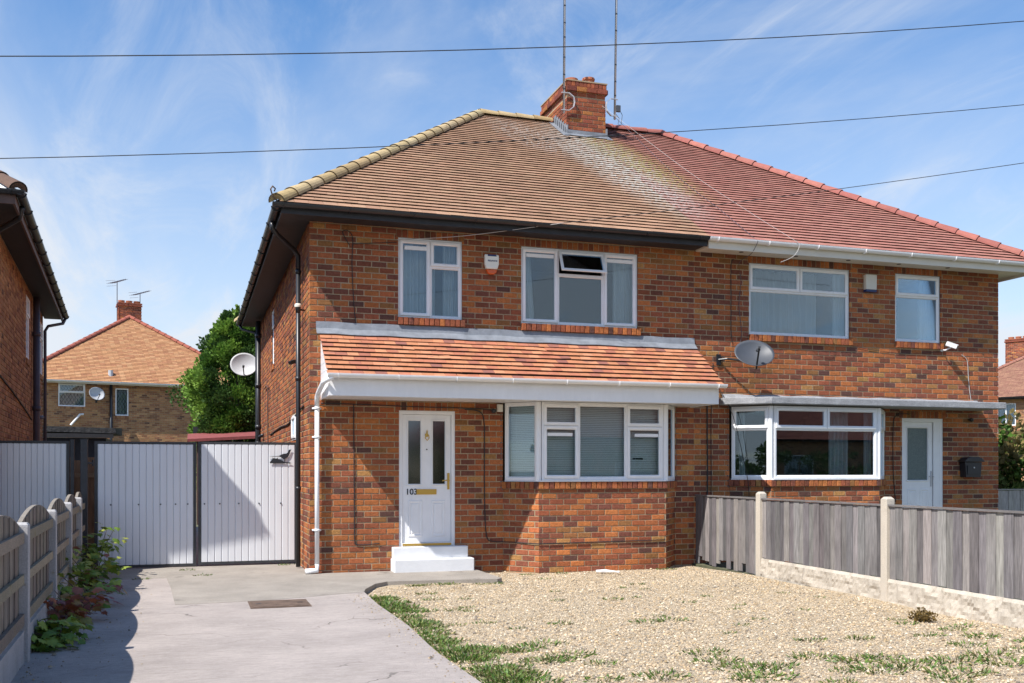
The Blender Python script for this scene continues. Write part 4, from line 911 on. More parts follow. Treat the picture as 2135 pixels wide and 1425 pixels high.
def cable(label, pts, r=.008, m='wire', cat='cable', name='cable'):
    P = [Vector(p) for p in pts]; fine = []
    for i in range(len(P)-1):
        p0, p1, p2, p3 = P[max(i-1, 0)], P[i], P[i+1], P[min(i+2, len(P)-1)]
        for k in range(6):
            t = k/6; fine.append(.5*((2*p1)+(p2-p0)*t+(2*p0-5*p1+4*p2-p3)*t*t+(3*p1-p0-3*p2+p3)*t*t*t))
    fine.append(P[-1]); mb = MB(); mb.tube(fine, r, 6); return tag(mb.build(name, m, None, smooth=True), label, cat)
cable('black cable running under the porch soffit from the corner to the turret camera', [(.16, -.012, 2.50), (.9, -.012, 2.49), (1.5, -.014, 2.475), (2.2, -.014, 2.47), (2.6, -.012, 2.46), (2.78, -.012, 2.45)])
cable('black cable dropping down the brickwork between downpipe and front door', [(.645, -.012, 2.5), (.65, -.012, 1.7), (.655, -.012, .9), (.66, -.012, .47), (.70, -.012, .41), (.85, -.012, .405), (1.03, -.012, .42)])
cable('black cable looping from the porch past the front door and along the bay', [(2.35, -.012, 2.45), (2.58, -.012, 2.42), (2.66, -.012, 2.26), (2.665, -.012, 1.7), (2.67, -.012, 1.0), (2.70, -.012, .50), (2.80, -.012, .41), (2.96, -.012, .40), (3.10, -.165, .40), (3.36, -.50, .395), (3.45, -.515, .395), (4.2, -.515, .40), (5.50, -.515, .41)])
cable('black cable hanging from a loop down to the porch flashing', [(.58, -.012, 4.85), (.48, -.02, 5.03), (.56, -.012, 5.06), (.63, -.012, 4.95), (.62, -.012, 4.6), (.635, -.012, 4.2), (.66, -.012, 3.85), (.68, -.012, 3.70)], .006)
cable('black cable strung from the loop to the first window head', [(.63, -.012, 4.87), (.9, -.012, 4.90), (1.29, -.012, 4.94)], .005)
cable('thick black cable down the party line beside the porch', [(6.60, -.012, 3.2), (6.54, -.012, 2.9), (6.53, -.012, 2.3), (6.535, -.012, 1.6), (6.53, -.012, .95)], .011)
cable('thin black cable beside the thick one on the party line', [(6.64, -.012, 3.3), (6.62, -.012, 2.9), (6.60, -.012, 2.2), (6.605, -.012, 1.5), (6.60, -.012, .95)], .006)
cable('black cable slanting across the attached bay window side', [(6.66, -.012, 3.0), (6.80, -.10, 2.73), (6.90, -.22, 2.4), (7.05, -.25, 1.8), (7.15, -.27, 1.3), (7.17, -.26, .95)], .006)
cable('black cable on the wall left of the large upper window', [(7.03, -.012, 5.06), (6.98, -.012, 4.95), (6.98, -.012, 4.4), (6.98, -.012, 3.9), (7.0, -.012, 3.66)], .006)
cable('grey cable hanging from the white gutter left of the large upper window', [(7.14, -.59, 5.24), (7.13, -.40, 5.08), (7.13, -.02, 5.0), (7.17, -.012, 4.7), (7.13, -.012, 4.3), (7.18, -.012, 3.8), (7.10, -.012, 3.5)], .005, 'grey_pipe')
cable('white cable trailing off the white gutter over the large window', [(7.86, -.58, 5.30), (7.92, -.59, 5.22), (7.82, -.58, 5.05), (7.62, -.5, 4.95)], .005, 'wire_white')
cable('black cable beside the attached front door', [(10.6, -.012, 2.52), (10.33, -.012, 2.5), (10.25, -.012, 2.3), (10.25, -.012, 1.5), (10.30, -.012, .95)], .007)
cable('thin pale cable from the white bullet camera down to the slab', [(11.75, -.012, 3.62), (11.87, -.012, 3.52), (11.9, -.012, 3.2), (11.93, -.012, 2.95), (11.97, -.012, 2.74)], .006, 'wire_white')
cable('thin dark cable along the wall below the upper right windows', [(9.36, -.012, 3.70), (9.8, -.012, 3.64), (10.5, -.012, 3.60), (11.3, -.012, 3.66)], .004)
cable('black cable along the side wall towards the rear', [(-.012, .7, 2.50), (-.012, 2.2, 2.40), (-.012, 3.4, 2.33), (-.012, 5, 2.34), (-.012, 7.5, 2.28)], .014)
cable('white aerial lead stretched down the roof from the chimney to the gutter', [(6.60, 4.60, 9.2), (7.20, 2.1, 7.22), (7.60, .5, 6.05), (7.86, -.58, 5.30)], .0026, 'wire_white')
cable('grey aerial lead stretched down the roof beside the white one', [(6.93, 4.62, 8.98), (7.0, 2.1, 7.1), (7.1, .5, 6.0), (7.14, -.59, 5.24)], .0045, 'grey_pipe')

# ------------------------------------------------------------------ overhead lines
def wire(label, a, b, sag, r):
    a, b = Vector(a), Vector(b); pts = [a.lerp(b, k/24)-Vector((0, 0, sag*4*(k/24)*(1-k/24))) for k in range(25)]
    mb = MB(); mb.tube(pts, r, 5); tag(mb.build('overhead_wire', 'wire', None, smooth=True), label, 'wire')
wire('topmost overhead wire crossing the whole sky in front of the masts', (-12.5, -5, 4.253), (17.0, -5, 9.115), .696, .0055)
wire('overhead wire passing just in front of the roof ridge', (-12.5, -5, 3.416), (17.0, -5, 7.944), .653, .0045)
wire('telephone wire dropping from the right to the eaves of 103', (3.75, -.60, 5.28), (14.0, -7.03, 6.28), .10, .005)
cable('pale telephone lead from the first window head up to the gutter', [(1.30, -.014, 4.98), (2.3, -.30, 5.05), (3.75, -.60, 5.28)], .005, 'wire_white')

# ------------------------------------------------------------------ gates
GY = 1.6
def gate(label, x0, x1, z0, z1, group, bolts=(), pheas=False, n=14, z0r=None):
    t = thing('driveway_gate', label, 'gate', ((x0+x1)/2, GY, z0), group=group); f = .042
    mb = MB(); mb.box(x0, x0+f, GY-.025, GY+.025, z0, z1); mb.box(x1-f, x1, GY-.025, GY+.025, z0, z1); mb.box(x0+f, x1-f, GY-.024, GY+.024, z1-f, z1); mb.box(x0+f, x1-f, GY-.024, GY+.024, z0, z0+f); mb.box(x0+f, x1-f, GY-.0, GY+.023, (z0+z1)/2-.02, (z0+z1)/2+.02)
    mb.build('frame', 'gateblack', t); w = (x1-x0-2*f)/n; o0 = None
    for k in range(n):
        a = x0+f+k*w
        if o0 is None:
            b = MB(); e = .012
            b.prism([(0, .006), (0, -.002), (e, -.016), (w-.004-e*.4, -.016), (w-.004, -.006), (w-.001, -.006), (w-.001, .006)], z0+f-.006, z1-f+.006, lambda x, y, h: (x+a, GY-.008+y, h)); o0 = b.build('cladding_plank', 'gatewhite', t)
        else: mesh_copy(o0.data, 'cladding_plank', t, (k*w, 0, 0))
    for bx in bolts: b = MB(); b.lathe((0, 0, 0), [(.001, .016), (.010, .013), (.012, 0)], 10); b.v = [(bx+x, GY-.024-z, .985+y) for x, y, z in b.v]; b.build('bolt', 'black', t)
    return t
G1 = gate('wider white clad gate leaf in black frame, mostly shaded, beside the steel post', -3.05, -1.575, .015, 1.955, 'driveway gates', (-2.82, -2.42, -2.10, -1.88, -1.70))
G2 = gate('white clad gate leaf with a black bird silhouette next to the house corner', -1.545, -.015, .03, 1.962, 'driveway gates', (-1.45, -1.22, -.93, -.62, -.28))
G3 = gate('white clad gate of the neighbouring drive behind the wooden fence', -4.62, -3.40, .02, 1.955, 'driveway gates')
t = thing('gate_ornament', 'black metal game bird silhouette on rocks fixed to the gate', 'ornament', (-.28, GY-.03, 1.63))
bird = [(0, .118), (.10, .123), (.20, .125), (.235, .14), (.29, .163), (.35, .168), (.385, .19), (.405, .235), (.425, .238), (.455, .236), (.44, .225), (.43, .20), (.42, .165), (.40, .125), (.36, .095), (.33, .08), (.326, .015), (.312, .015), (.315, .078), (.285, .075), (.25, .105), (.21, .115), (.10, .115)]
rocks = [(.03, 0), (.03, .02), (.06, .05), (.08, .075), (.085, .10), (.10, .085), (.16, .08), (.175, .10), (.19, .07), (.24, .06), (.28, .045), (.33, .02), (.41, .015), (.415, .028), (.425, .012), (.455, .006), (.455, 0)]
for nm, pl in (('bird_plate', bird), ('rock_plate', rocks)):
    mb = MB(); mb.prism([(-.475+x*.80, 1.625+z*.93) for x, z in pl], GY-.045, GY-.040, lambda x, z, h: (x, h, z)); mb.build(nm, 'black', t)
mb = MB(); mb.tube([(-.35, GY-.025, 1.65), (-.35, GY-.042, 1.65)], .006, 6); mb.tube([(-.15, GY-.025, 1.632), (-.15, GY-.042, 1.632)], .006, 6); mb.build('fixing_stud', 'black', t)
t = thing('gate_post', 'square black steel gate post at the end of the wooden fence', 'post', (-3.18, GY-.12, 0)); mb = MB(); mb.box(-3.235, -3.135, GY-.17, GY-.07, -.05, 1.975); mb.build('shaft', 'gateblack', t, bevel=.006); mb = MB(); mb.box(-3.24, -3.13, GY-.175, GY-.065, 1.976, 1.986); mb.build('cap', 'gateblack', t)
for z in (.35, 1.62): mb = MB(); mb.tube([(-3.135, GY-.06, z), (-3.06, GY-.03, z)], .014, 8); mb.tube([(-3.07, GY-.03, z-.04), (-3.07, GY-.03, z+.05)], .016, 8); mb.build('hinge', 'gateblack', t)
t = thing('gate_post', 'slim black steel post closing the neighbouring gate', 'post', (-3.35, GY, 0)); mb = MB(); mb.box(-3.385, -3.335, GY-.03, GY+.03, -.05, 1.97); mb.build('shaft', 'gateblack', t); mb = MB(); mb.box(-3.39, -3.33, GY-.035, GY+.035, 1.971, 1.98); mb.build('cap', 'gateblack', t)

# ------------------------------------------------------------------ fences
WG = [(.175, .162, .162), (.215, .197, .190), (.125, .115, .117), (.255, .232, .218), (.155, .140, .138)]
t = thing('wooden_fence', 'weathered arched timber fence with concrete posts along the drive', 'fence', (-2.95, -6.0, 0))
ly = [-8.2, -6.06, -3.66, -1.6, .21, 1.42]
def lx(y): return -2.93-.035*(y+6)
for i, y in enumerate(ly[:-1]):
    x = lx(y); h = 1.09+.012*i
    mb = MB(); mb.prism([(x-.055, y-.05), (x+.055, y-.05), (x+.055, y+.05), (x-.055, y+.05)], -.1, h-.02); mb.add([(x-.055, y-.05, h-.02), (x+.055, y-.05, h-.02), (x+.055, y+.05, h-.02), (x-.055, y+.05, h-.02), (x-.04, y-.035, h), (x+.04, y-.035, h), (x+.04, y+.035, h), (x-.04, y+.035, h)], [(0, 1, 5, 4), (1, 2, 6, 5), (2, 3, 7, 6), (3, 0, 4, 7), (4, 5, 6, 7)])
    mb.build('post', 'post_cold', t, bevel=.006)
for i in range(len(ly)-1):
    y0, y1 = ly[i]+.05, ly[i+1]-.05; L = y1-y0; n = max(4, round(L/.145)); base = .27; side = 1.02
    d = Vector((lx(y1)-lx(y0), L, 0)).normalized(); nr = Vector((d.y, -d.x, 0)); o_ = Vector((lx(y0), y0, 0))
    gb = MB(); gb.obox(o_+Vector((0, 0, .10))+d*.0, o_+d*L+Vector((0, 0, .10)), .05, .30); gb.build('gravel_board', 'post_cold', t)
    for k in range(n):
        s0 = L*k/n+.002; s1 = L*(k+1)/n-.002
        def top(s): u_ = (s/L-.5)*2; return side+.05+.12*(1-u_*u_)
        c = o_+nr*(-.012); col = jit(random.choice([(.22, .185, .15), (.18, .15, .125), (.25, .21, .17), (.145, .125, .105)]), .15)
        pts = [(s0, base), (s1, base), (s1, top(s1)), ((s0+s1)/2, top((s0+s1)/2)), (s0, top(s0))]; th = .008 if k % 2 else .0
        mb = MB(); mb.prism(pts, -.022-th, -.006-th, lambda s, z, h: tuple(o_+d*s+nr*h+Vector((0, 0, z))), col); mb.build('board', 'fence', t)
    for z, hh in ((.34, .09), (.66, .075), (.985, .085)):
        mb = MB(); p = o_+nr*.012+Vector((0, 0, z)); mb.obox(p+d*.01, p+d*(L-.01), .03, hh, col=jit((.26, .22, .165), .18)); mb.build('rail', 'fence_rail', t)
    for k in range(12):   # arched top rail
        s0, s1 = L*k/12, L*(k+1)/12; a = o_+d*s0+nr*-.03+Vector((0, 0, top(s0)+.004)); b = o_+d*s1+nr*-.03+Vector((0, 0, top(s1)+.004))
        if k == 0: arch = MB()
        arch.obox(a, b, .034, .014, col=(.24, .21, .175))
    arch.build('arched_capping', 'fence_rail', t)

t = thing('close_board_fence', 'grey vertical board fence with pale concrete posts dividing the gravel yard', 'fence', (6.25, -4, 0))
ry = [-.02, -2.05, -4.9, -7.75, -10.6]
def fx(y): return 6.33+.022*y
for i, y in enumerate(ry):
    if i == 0: continue
    x = fx(y); h = 1.20
    mb = MB(); mb.prism([(x-.06, y-.055), (x+.06, y-.055), (x+.06, y+.055), (x-.06, y+.055)], -.2, h-.03); mb.add([(x-.06, y-.055, h-.03), (x+.06, y-.055, h-.03), (x+.06, y+.055, h-.03), (x-.06, y+.055, h-.03), (x-.035, y-.03, h), (x+.035, y-.03, h), (x+.035, y+.03, h), (x-.035, y+.03, h)], [(0, 1, 5, 4), (1, 2, 6, 5), (2, 3, 7, 6), (3, 0, 4, 7), (4, 5, 6, 7)])
    mb.build('post', 'post', t, bevel=.008)
for i in range(len(ry)-1):
    y0, y1 = ry[i]-(.055 if i else 0), ry[i+1]+.055; L = y0-y1; d = Vector((fx(y1)-fx(y0), y1-y0, 0)).normalized(); nr = Vector((d.y, -d.x, 0)); o_ = Vector((fx(y0), y0, 0))   # nr points to -x
    if i:
        gb = MB(); K, J = 96, 9; vs = []; fld = rng.random((J+3, K+3)); fld = (fld[:-2, :-2]+fld[1:-1, :-2]+fld[:-2, 1:-1]+fld[1:-1, 1:-1]+fld[2:, 1:-1]+fld[1:-1, 2:])/6; big_ = np.repeat(np.repeat(rng.random((4, 14)), 3, 0), 8, 1)
        for j in range(J+1):
            for k in range(K+1):
                s, z = L*k/K, -.10+.33*j/J; rk = 0 if j in (0, J) else .045*(fld[j, k]-.35)+.016*big_[min(j, 11), min((k+3*j) % 110, 111)]; vs.append(o_+d*s+nr*(.028+rk)+Vector((0, 0, z)))
        fs = [(j*(K+1)+k, j*(K+1)+k+1, (j+1)*(K+1)+k+1, (j+1)*(K+1)+k) for j in range(J) for k in range(K)]; b = len(vs)
        vs += [o_+d*s+nr*(-.025)+Vector((0, 0, .23)) for s in (0, L)]; fs.append((J*(K+1), *[J*(K+1)+k for k in range(1, K+1)], b+1, b)); gb.add(vs, fs); gb.build('gravel_board', 'post', t)
    n = round(L/.118); zb = .235 if i else -.02
    for k in range(n):
        s0 = L*k/n-.006; s1 = L*(k+1)/n+.006; th = .008+random.uniform(0, .005) if k % 2 else random.uniform(0, .004); col = jit(random.choice(WG), .15)
        mb = MB(); zz = zb+random.uniform(-.008, .012)+(random.choice([0, .0, .06, .12]) if i == 0 else 0); mb.prism([(s0, th), (s1, th+.003), (s1, th+.014), (s0, th+.011)], zz, 1.085-(.0)+random.uniform(-.004, .004), lambda s, q, h: tuple(o_+d*s+nr*(.002+q)+Vector((0, 0, h))), col); mb.build('board', 'fence', t)
    mb = MB(); p = o_+nr*.012+Vector((0, 0, 1.10)); mb.obox(p, p+d*L, .055, .022, col=(.17, .155, .15)); mb.build('capping_rail', 'fence_rail', t)
    for z in (.4, .95): mb = MB(); p = o_+nr*(-.025)+Vector((0, 0, z)); mb.obox(p, p+d*L, .05, .075, col=(.2, .18, .16)); mb.build('back_rail', 'fence_rail', t)

t = thing('back_garden_fence', 'pale grey board fence beyond the right end of the house', 'fence', (14, 1.2, 0))
for k in range(30):
    x = 12.66+k*.15; mb = MB(); mb.box(x, x+.147, 1.2-(.008 if k % 2 else 0), 1.22, -.1, 1.10+random.uniform(-.006, .006), jit((.36, .34, .31), .1)); mb.build('board', 'fence', t)
mb = MB(); mb.box(12.66, 17.2, 1.185, 1.225, 1.11, 1.135, (.3, .28, .25)); mb.build('capping_rail', 'fence_rail', t)

t = thing('rear_garden_fence', 'brown timber boards glimpsed in the slot between the two gates', 'fence', (-3.2, 2.3, 0))
for k in range(4):
    mb = MB(); mb.box(-3.58+k*.16, -3.425+k*.16, 2.3-(.008 if k % 2 else 0), 2.32, -.05, 1.72-.05*(k % 2), jit((.30, .18, .10), .15)); mb.build('board', 'fence', t)
for z in (.45, 1.4): mb = MB(); mb.box(-3.58, -2.95, 2.27, 2.29, z, z+.07, (.33, .22, .13)); mb.build('rail', 'fence_rail', t)

# ------------------------------------------------------------------ manhole, litter
t = thing('manhole_cover', 'rusty rectangular manhole cover set in the concrete drive', 'manhole cover', (-.70, -3.24, 0)); mb = MB(); mb.box(-1.03, -.37, -3.56, -2.93, .001, .006); mb.build('frame', 'rust', t); mb = MB(); mb.box(-1.0, -.40, -3.53, -2.96, .006, .011); lid = mb.build('plate', 'rust', t)
for k in range(2): mb = MB(); mb.box(-.96+k*.46, -.90+k*.46, -3.26, -3.23, .011, .014); mb.build('lifting_keyhole', 'black', t)
t = thing('litter', 'crumpled white plastic scrap on the gravel by the bay', 'litter', (4.35, -.85, -.03)); mb = MB(); mb.tube([(4.20, -.80, -.02), (4.33, -.85, -.015), (4.46, -.93, -.022)], [.02, .026, .012], 7); mb.build('wrapper', 'white', t); mb = MB(); mb.tube([(4.46, -.93, -.022), (4.51, -.97, -.025)], [.008, .022], 6); mb.build('twist', 'white', t)

# ------------------------------------------------------------------ left neighbour
NB = thing('detached_brick_house', 'brown brick house at the left edge with dark eaves and grey soil pipe', 'house', (-3.84, -.07, 0), R(3.5), local=True)
# local frame: eave line at x = 0 running back along +y, house towards -x
EX = -.47; OH = .45; ND = 11.6
NW = Fr((EX, OH), (0, 1)); nh = [(6.3, 6.95, 3.72, 4.95), (9.75, 10.5, 3.72, 4.9)]
items = [(NW, r, 0) for r in brick_rects(0, ND-2*OH, -.14, 5.16, nh+[(6.28, 6.97, 3.6, 3.72), (9.73, 10.52, 3.6, 3.72)])]
for h in nh: items += [(NW, r, .02) for r in soldier_rects(h[0]-.02, h[1]+.02, h[2]-.12, h[2])]
mw = MB(); sheet_with_holes(mw, NW, 0, ND-2*OH, -.16, 5.25, nh, -.011); nw = mw.build('side_wall', 'mortar', NB)
def nbscore(t):
    fr, r, d = t; a = (r[0]+r[1])/2
    return (1 if a > 1.2 and r[2] > 2.0 else .001)/(a+16)
brickwork(nw, items, PAL_BROWN, 'brick_brown', 'b', 300, nbscore)
for h in nh: w = window(NB, NW, h[0], h[1], h[2], h[3], [('s', 0, 1, .68, 1), ('f', 0, 1, 0, .68)], face=.0); room(w, NW, *h)
mw = MB(); mw.add([(EX, OH+.01, -.1), (EX-6, OH+.01, -.1), (EX-6, OH+.01, 5.2), (EX, OH+.01, 5.2)], [(0, 1, 2, 3)]); mw.add([(EX, ND-OH, -.1), (EX-6, ND-OH, -.1), (EX-6, ND-OH, 5.2), (EX, ND-OH, 5.2)], [(0, 1, 2, 3)]); mw.build('end_wall', 'brick_brown', NB)
mb = MB(); mb.add([(0, 0, 5.26), (-4.7, ND/2, 9.0), (0, ND, 5.26)], [(0, 1, 2)]); mb.add([(0, 0, 5.26), (-9, 0, 5.26), (-9, ND/2, 9.0), (-4.7, ND/2, 9.0)], [(0, 1, 2, 3)]); mb.add([(0, ND, 5.26), (-9, ND, 5.26), (-9, ND/2, 9.0), (-4.7, ND/2, 9.0)], [(0, 1, 2, 3)]); nr_ = mb.build('roof', 'roof_tan', NB)
mb = MB(); mb.box(-.08, -.05, 0.05, ND-.05, 5.08, 5.225); mb.box(-6, -.05, .02, .05, 5.08, 5.225); mb.build('fascia', 'bwood_brown', NB)
mb = MB(); mb.box(EX+.004, -.081, 0.06, ND-.06, 5.15, 5.165); mb.box(-6, EX, .06, OH, 5.15, 5.165); mb.build('soffit', 'blackwood', NB)
gutter_run(NB, (.01, -.05, 5.255), (.01, ND+.03, 5.235), 'black', (1, 0, 0), .95, .062)
gutter_run(NB, (-6, -.02, 5.25), (.06, -.02, 5.255), 'black', (0, -1, 0), 1.0)
mb = MB(); mb.tube([(-.02, .6, 5.18), (-.06, .75, 5.06), (-.36, 1.0, 4.92), (EX+.05, 1.1, 4.8), (EX+.05, 1.1, 4.0)], .038, 8); mb.build('downpipe', 'black', NB, smooth=True)
mb = MB(); mb.tube([(EX+.09, 8.05, 5.12), (EX+.09, 8.05, 0)], .066, 12)
for z in (4.3, 2.75): mb.tube([(EX+.09, 8.05, z), (EX+.09, 8.05, z+.09)], .082, 12)
mb.tube([(EX+.09, 8.05, 2.6), (EX+.2, 8.2, 2.62)], .04, 8); mb.build('soil_pipe', 'grey_pipe', NB, smooth=True)
mb = MB(); mb.tube([(.0, ND-.1, 5.18), (-.05, ND-.2, 5.04), (-.36, ND-.42, 4.93), (EX+.05, ND-OH-.08, 4.8), (EX+.05, ND-OH-.08, 0)], .036, 8); mb.build('downpipe', 'grey_pipe', NB, smooth=True)
mb = MB(); mb.tube([(EX+.012, 1.5, 3.0), (EX+.012, 4, 2.86), (EX+.012, 6.2, 2.70), (EX+.012, 7.9, 2.55)], .016, 6); mb.build('wall_cable', 'wire', NB)
hip_tiles(nr_, 'hip_tile', (0, 0, 5.31), (-4.7, ND/2, 9.06), [(.12, .07, .05)], 'hip_tan', 20)

# ------------------------------------------------------------------ far houses
def far_house(label, loc, rz, Wd, D, eave, ridge, hipd, pal, roofm, hpal, hipm, gut, wins, chim_xy, dense=True, both=True):
    t = thing('distant_house', label, 'house', loc, rz, local=True); fr = Fr((0, 0), (1, 0)); ov = .42
    holes = [w[:4] for w in wins]
    mw = MB(); sheet_with_holes(mw, fr, 0, Wd, -.2, eave, holes, -.011); sd = [(0, 0), (0, D), (Wd, D), (Wd, 0)]
    for p, q in zip(sd[:-1], sd[1:]): mw.add([(p[0], p[1]+.01, -.2), (q[0], q[1], -.2), (q[0], q[1], eave), (p[0], p[1]+.01, eave)], [(0, 1, 2, 3)])
    w = mw.build('wall', 'mortar', t); big = MB()
    ex = [(h[0]-.02, h[1]+.02, h[2]-.12, h[2]) for h in holes]
    for r in brick_rects(0, Wd, 0.8, eave, holes+ex): emit_brick(big, fr, r, jit(pick(PAL_BROWN), .14), 0)
    for e in ex:
        for r in soldier_rects(*e): emit_brick(big, fr, r, jit(pick(PAL_BROWN), .14), .02)
    sf = Fr((0, D), (0, -1))
    for r in brick_rects(0, D, 2.0, eave, []): emit_brick(big, sf, r, jit(pick(PAL_BROWN), .14), 0)
    stuff(big.build('brickwork', 'brick_brown', w))
    e = eave+.02; c = Wd/2
    mb = MB(); mb.add([(-ov, -ov, e), (Wd+ov, -ov, e), (c, hipd, ridge), (c, D, ridge), (-ov, D, e), (Wd+ov, D, e)], [(0, 1, 2), (0, 2, 3, 4), (1, 5, 3, 2)]); rf = mb.build('roof', 'underlay', t)
    S = math.hypot(hipd+ov, ridge-e); k1, k2 = (hipd+ov)/S, (ridge-e)/S; n = int(S/.125); tiles = MB()
    for i in range(n):
        f = (i+.5)/n; x0, x1 = -ov+(c+ov)*f, Wd+ov-(c+ov)*f; s0, s1 = S*i/n, S*(i+1)/n+.02; x = x0-(.12 if i % 2 else 0)
        while x < x1:
            a, b = max(x, x0), min(x+.24, x1)
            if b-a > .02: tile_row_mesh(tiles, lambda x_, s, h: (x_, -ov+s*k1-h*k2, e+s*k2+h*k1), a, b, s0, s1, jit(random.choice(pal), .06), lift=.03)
            x += .24
    S2 = math.hypot(c+ov, ridge-e); k3, k4 = (c+ov)/S2, (ridge-e)/S2; n2 = int(S2/.125)
    for i in range(n2):
        for sg in (1, -1):
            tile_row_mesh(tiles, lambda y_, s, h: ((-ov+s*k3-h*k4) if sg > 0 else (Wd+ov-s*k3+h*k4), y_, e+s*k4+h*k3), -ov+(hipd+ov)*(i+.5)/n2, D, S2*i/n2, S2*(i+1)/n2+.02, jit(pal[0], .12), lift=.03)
    stuff(tiles.build('roof_tiling', roofm, rf))
    hip_tiles(rf, 'hip_tile', (-ov, -ov, e+.05), (c, hipd, ridge+.06), hpal, hipm, 22, r=.13); hip_tiles(rf, 'hip_tile', (Wd+ov, -ov, e+.05), (c, hipd, ridge+.06), hpal, hipm, 22, r=.13)
    mb = MB(); mb.box(-ov+.05, Wd+ov-.05, -ov+.05, -ov+.07, eave-.10, eave+.0); mb.box(-ov+.05, Wd+ov-.05, -ov+.07, -.002, eave-.03, eave-.02); mb.build('fascia', gut[1], t)
    gutter_run(t, (-ov-.05, -ov-.02, e), (Wd+ov+.05, -ov-.02, e), gut[0], (0, -1, 0), 2.0, .075)
    for wq in wins:
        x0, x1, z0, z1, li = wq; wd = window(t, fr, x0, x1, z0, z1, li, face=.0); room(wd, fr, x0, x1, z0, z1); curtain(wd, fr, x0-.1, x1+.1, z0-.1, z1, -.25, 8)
    if chim_xy:
        cx, cy, ch, cw, cd = chim_xy; b = MB(); b.box(cx-cw/2+.011, cx+cw/2-.011, cy-cd/2+.011, cy+cd/2, ridge-1.2, ch); st = b.build('chimney', 'mortar', t); q = MB()
        for f2, L in ((Fr((cx-cw/2, cy-cd/2), (1, 0)), cw), (Fr((cx-cw/2, cy+cd/2), (0, -1)), cd)):
            for r in brick_rects(0, L, ridge-1.2, ch-.2, []): emit_brick(q, f2, r, jit(pick(PAL_CHIM), .14), 0)
            for zz, dd in ((ch-.2, .05), (ch-.09, .02)): emit_brick(q, f2, (-.03, L+.03, zz, zz+.08), jit(PAL_CHIM[1][0]), dd)
        stuff(q.build('brickwork', 'brick', st))
        for k in range(3): p = MB(); p.lathe((cx-cw/2+cw*(k+.5)/3, cy, ch), [(.15, 0), (.15, .08), (.17, .09), (.17, .14), (.12, .14)], 12); p.build('chimney_pot', 'pot', st)
    return t
FT = [(.50, .25, .115), (.46, .22, .10), (.53, .28, .135), (.42, .19, .09)]
FR_ = [(.33, .095, .06), (.30, .085, .055)]
rear = far_house('brown brick house behind the gates with orange hipped roof and red hip tiles', (-8.92, 34.2, 0), R(11.1), 10.5, 11, 5.55, 9.35, 4.7, FT, 'roof_tan_far' if False else 'canopy_far' if False else 'hip_tan', FR_, 'hip_red', ('white', 'cream'),
    [(1.55, 2.68, 4.42, 5.46, [('s', 0, 1, .62, 1), ('f', 0, 1, 0, .62)]), (3.98, 4.55, 4.05, 5.32, [('f', 0, 1, 0, 1)])], (5.5, 6.6, 10.35, 1.15, .75))
OFF[-1] = (0, 0, 0)
def lead_lattice(t, x0, x1, z0, z1, s=.15):
    mb = MB(); x0 += .06; x1 -= .06; z0 += .06; z1 -= .06
    for sg in (1, -1):
        k = -int((z1-z0)/s*1.8)-2
        while k < (x1-x0)/s+30:
            # line x = xa + sg*(z-z0)*.6
            xa = x0+k*s; pts = []
            for q in range(41):
                z = z0+(z1-z0)*q/40; x = xa+sg*(z-z0)*.62
                if x0 <= x <= x1: pts.append((x, .026, z))
            if len(pts) > 1: mb.obox(pts[0], pts[-1], .012, .006, up=(0, 1, 0))
            k += 1
    mb.build('lead_lattice', 'wire', t)
lead_lattice(rear, 1.55, 2.68, 4.42, 5.07); lead_lattice(rear, 1.55, 2.68, 5.07, 5.46, .13); lead_lattice(rear, 3.98, 4.55, 4.05, 5.32)
mb = MB(); mb.tube([(3.78, -.1, 5.5), (3.78, -.1, 0)], .07, 10); mb.build('soil_pipe', 'black', rear, smooth=True)
mb = MB(); mb.tube([(3.78, .05, 5.6), (3.78, .05, 6.15)], .11, 10); mb.build('vent_pipe', 'steel', rear)
mb = MB(); mb.tube([(.55, -.42, 5.5), (.55, -.10, 5.3), (.55, -.08, 0)], .06, 8); mb.build('downpipe', 'white', rear)
mb = MB(); mb.tube([(2.05, -.15, 3.55), (2.45, -.1, 4.05), (2.6, -.02, 4.07)], .05, 8); mb.build('flue_pipe', 'white', rear)
def world_of(o, p): return Matrix.Translation(o.location) @ Matrix.Rotation(o.rotation_euler.z, 4, 'Z') @ Vector(p)
q = world_of(rear, (3.1, -.5, 4.98)); w_ = world_of(rear, (3.15, -.02, 4.7))
dish('small pale satellite dish between the lattice windows of the house behind', q, (.45, -.8, .3), .36, tuple(w_), 'dishpale', None)
def yagi(label, p, h, azim):
    t = thing('television_aerial', label, 'television aerial', p); p = Vector(p); top = p+Vector((0, 0, h)); a = Vector((math.cos(azim), math.sin(azim), .35)).normalized(); s = a.cross(Vector((0, 0, 1))).normalized()
    mb = MB(); mb.tube([p, top], .022, 6); mb.build('mast', 'grey_pipe', t)
    mb = MB(); b0 = top-a*.55; mb.tube([b0, top+a*.75], .018, 6); mb.build('boom', 'grey_pipe', t)
    for k in range(9): c = b0+a*(.15+k*.14); mb = MB(); L = .26-.012*k; mb.obox(c-s*L, c+s*L, .014, .014); mb.obox(c-Vector((0, 0, .05)), c+Vector((0, 0, .05)), .012, .012); mb.build('element', 'grey_pipe', t)
    mb = MB(); u = a.cross(s); c = b0+a*.02
    for i in (-1, 0, 1): mb.obox(c+u*(.14*i)-s*.28, c+u*(.14*i)+s*.28, .012, .012)
    mb.build('reflector', 'grey_pipe', t)
yagi('taller television aerial left of the chimney on the house behind', tuple(world_of(rear, (4.85, 6.2, 9.1))), 2.3, 1.0)
yagi('shorter television aerial right of the chimney on the house behind', tuple(world_of(rear, (6.05, 6.6, 9.9))), 1.05, .9)
yagi('small distant television aerial over the left hip of the house behind', tuple(world_of(rear, (-1.4, 14, 6.8))), 2.9, .9)
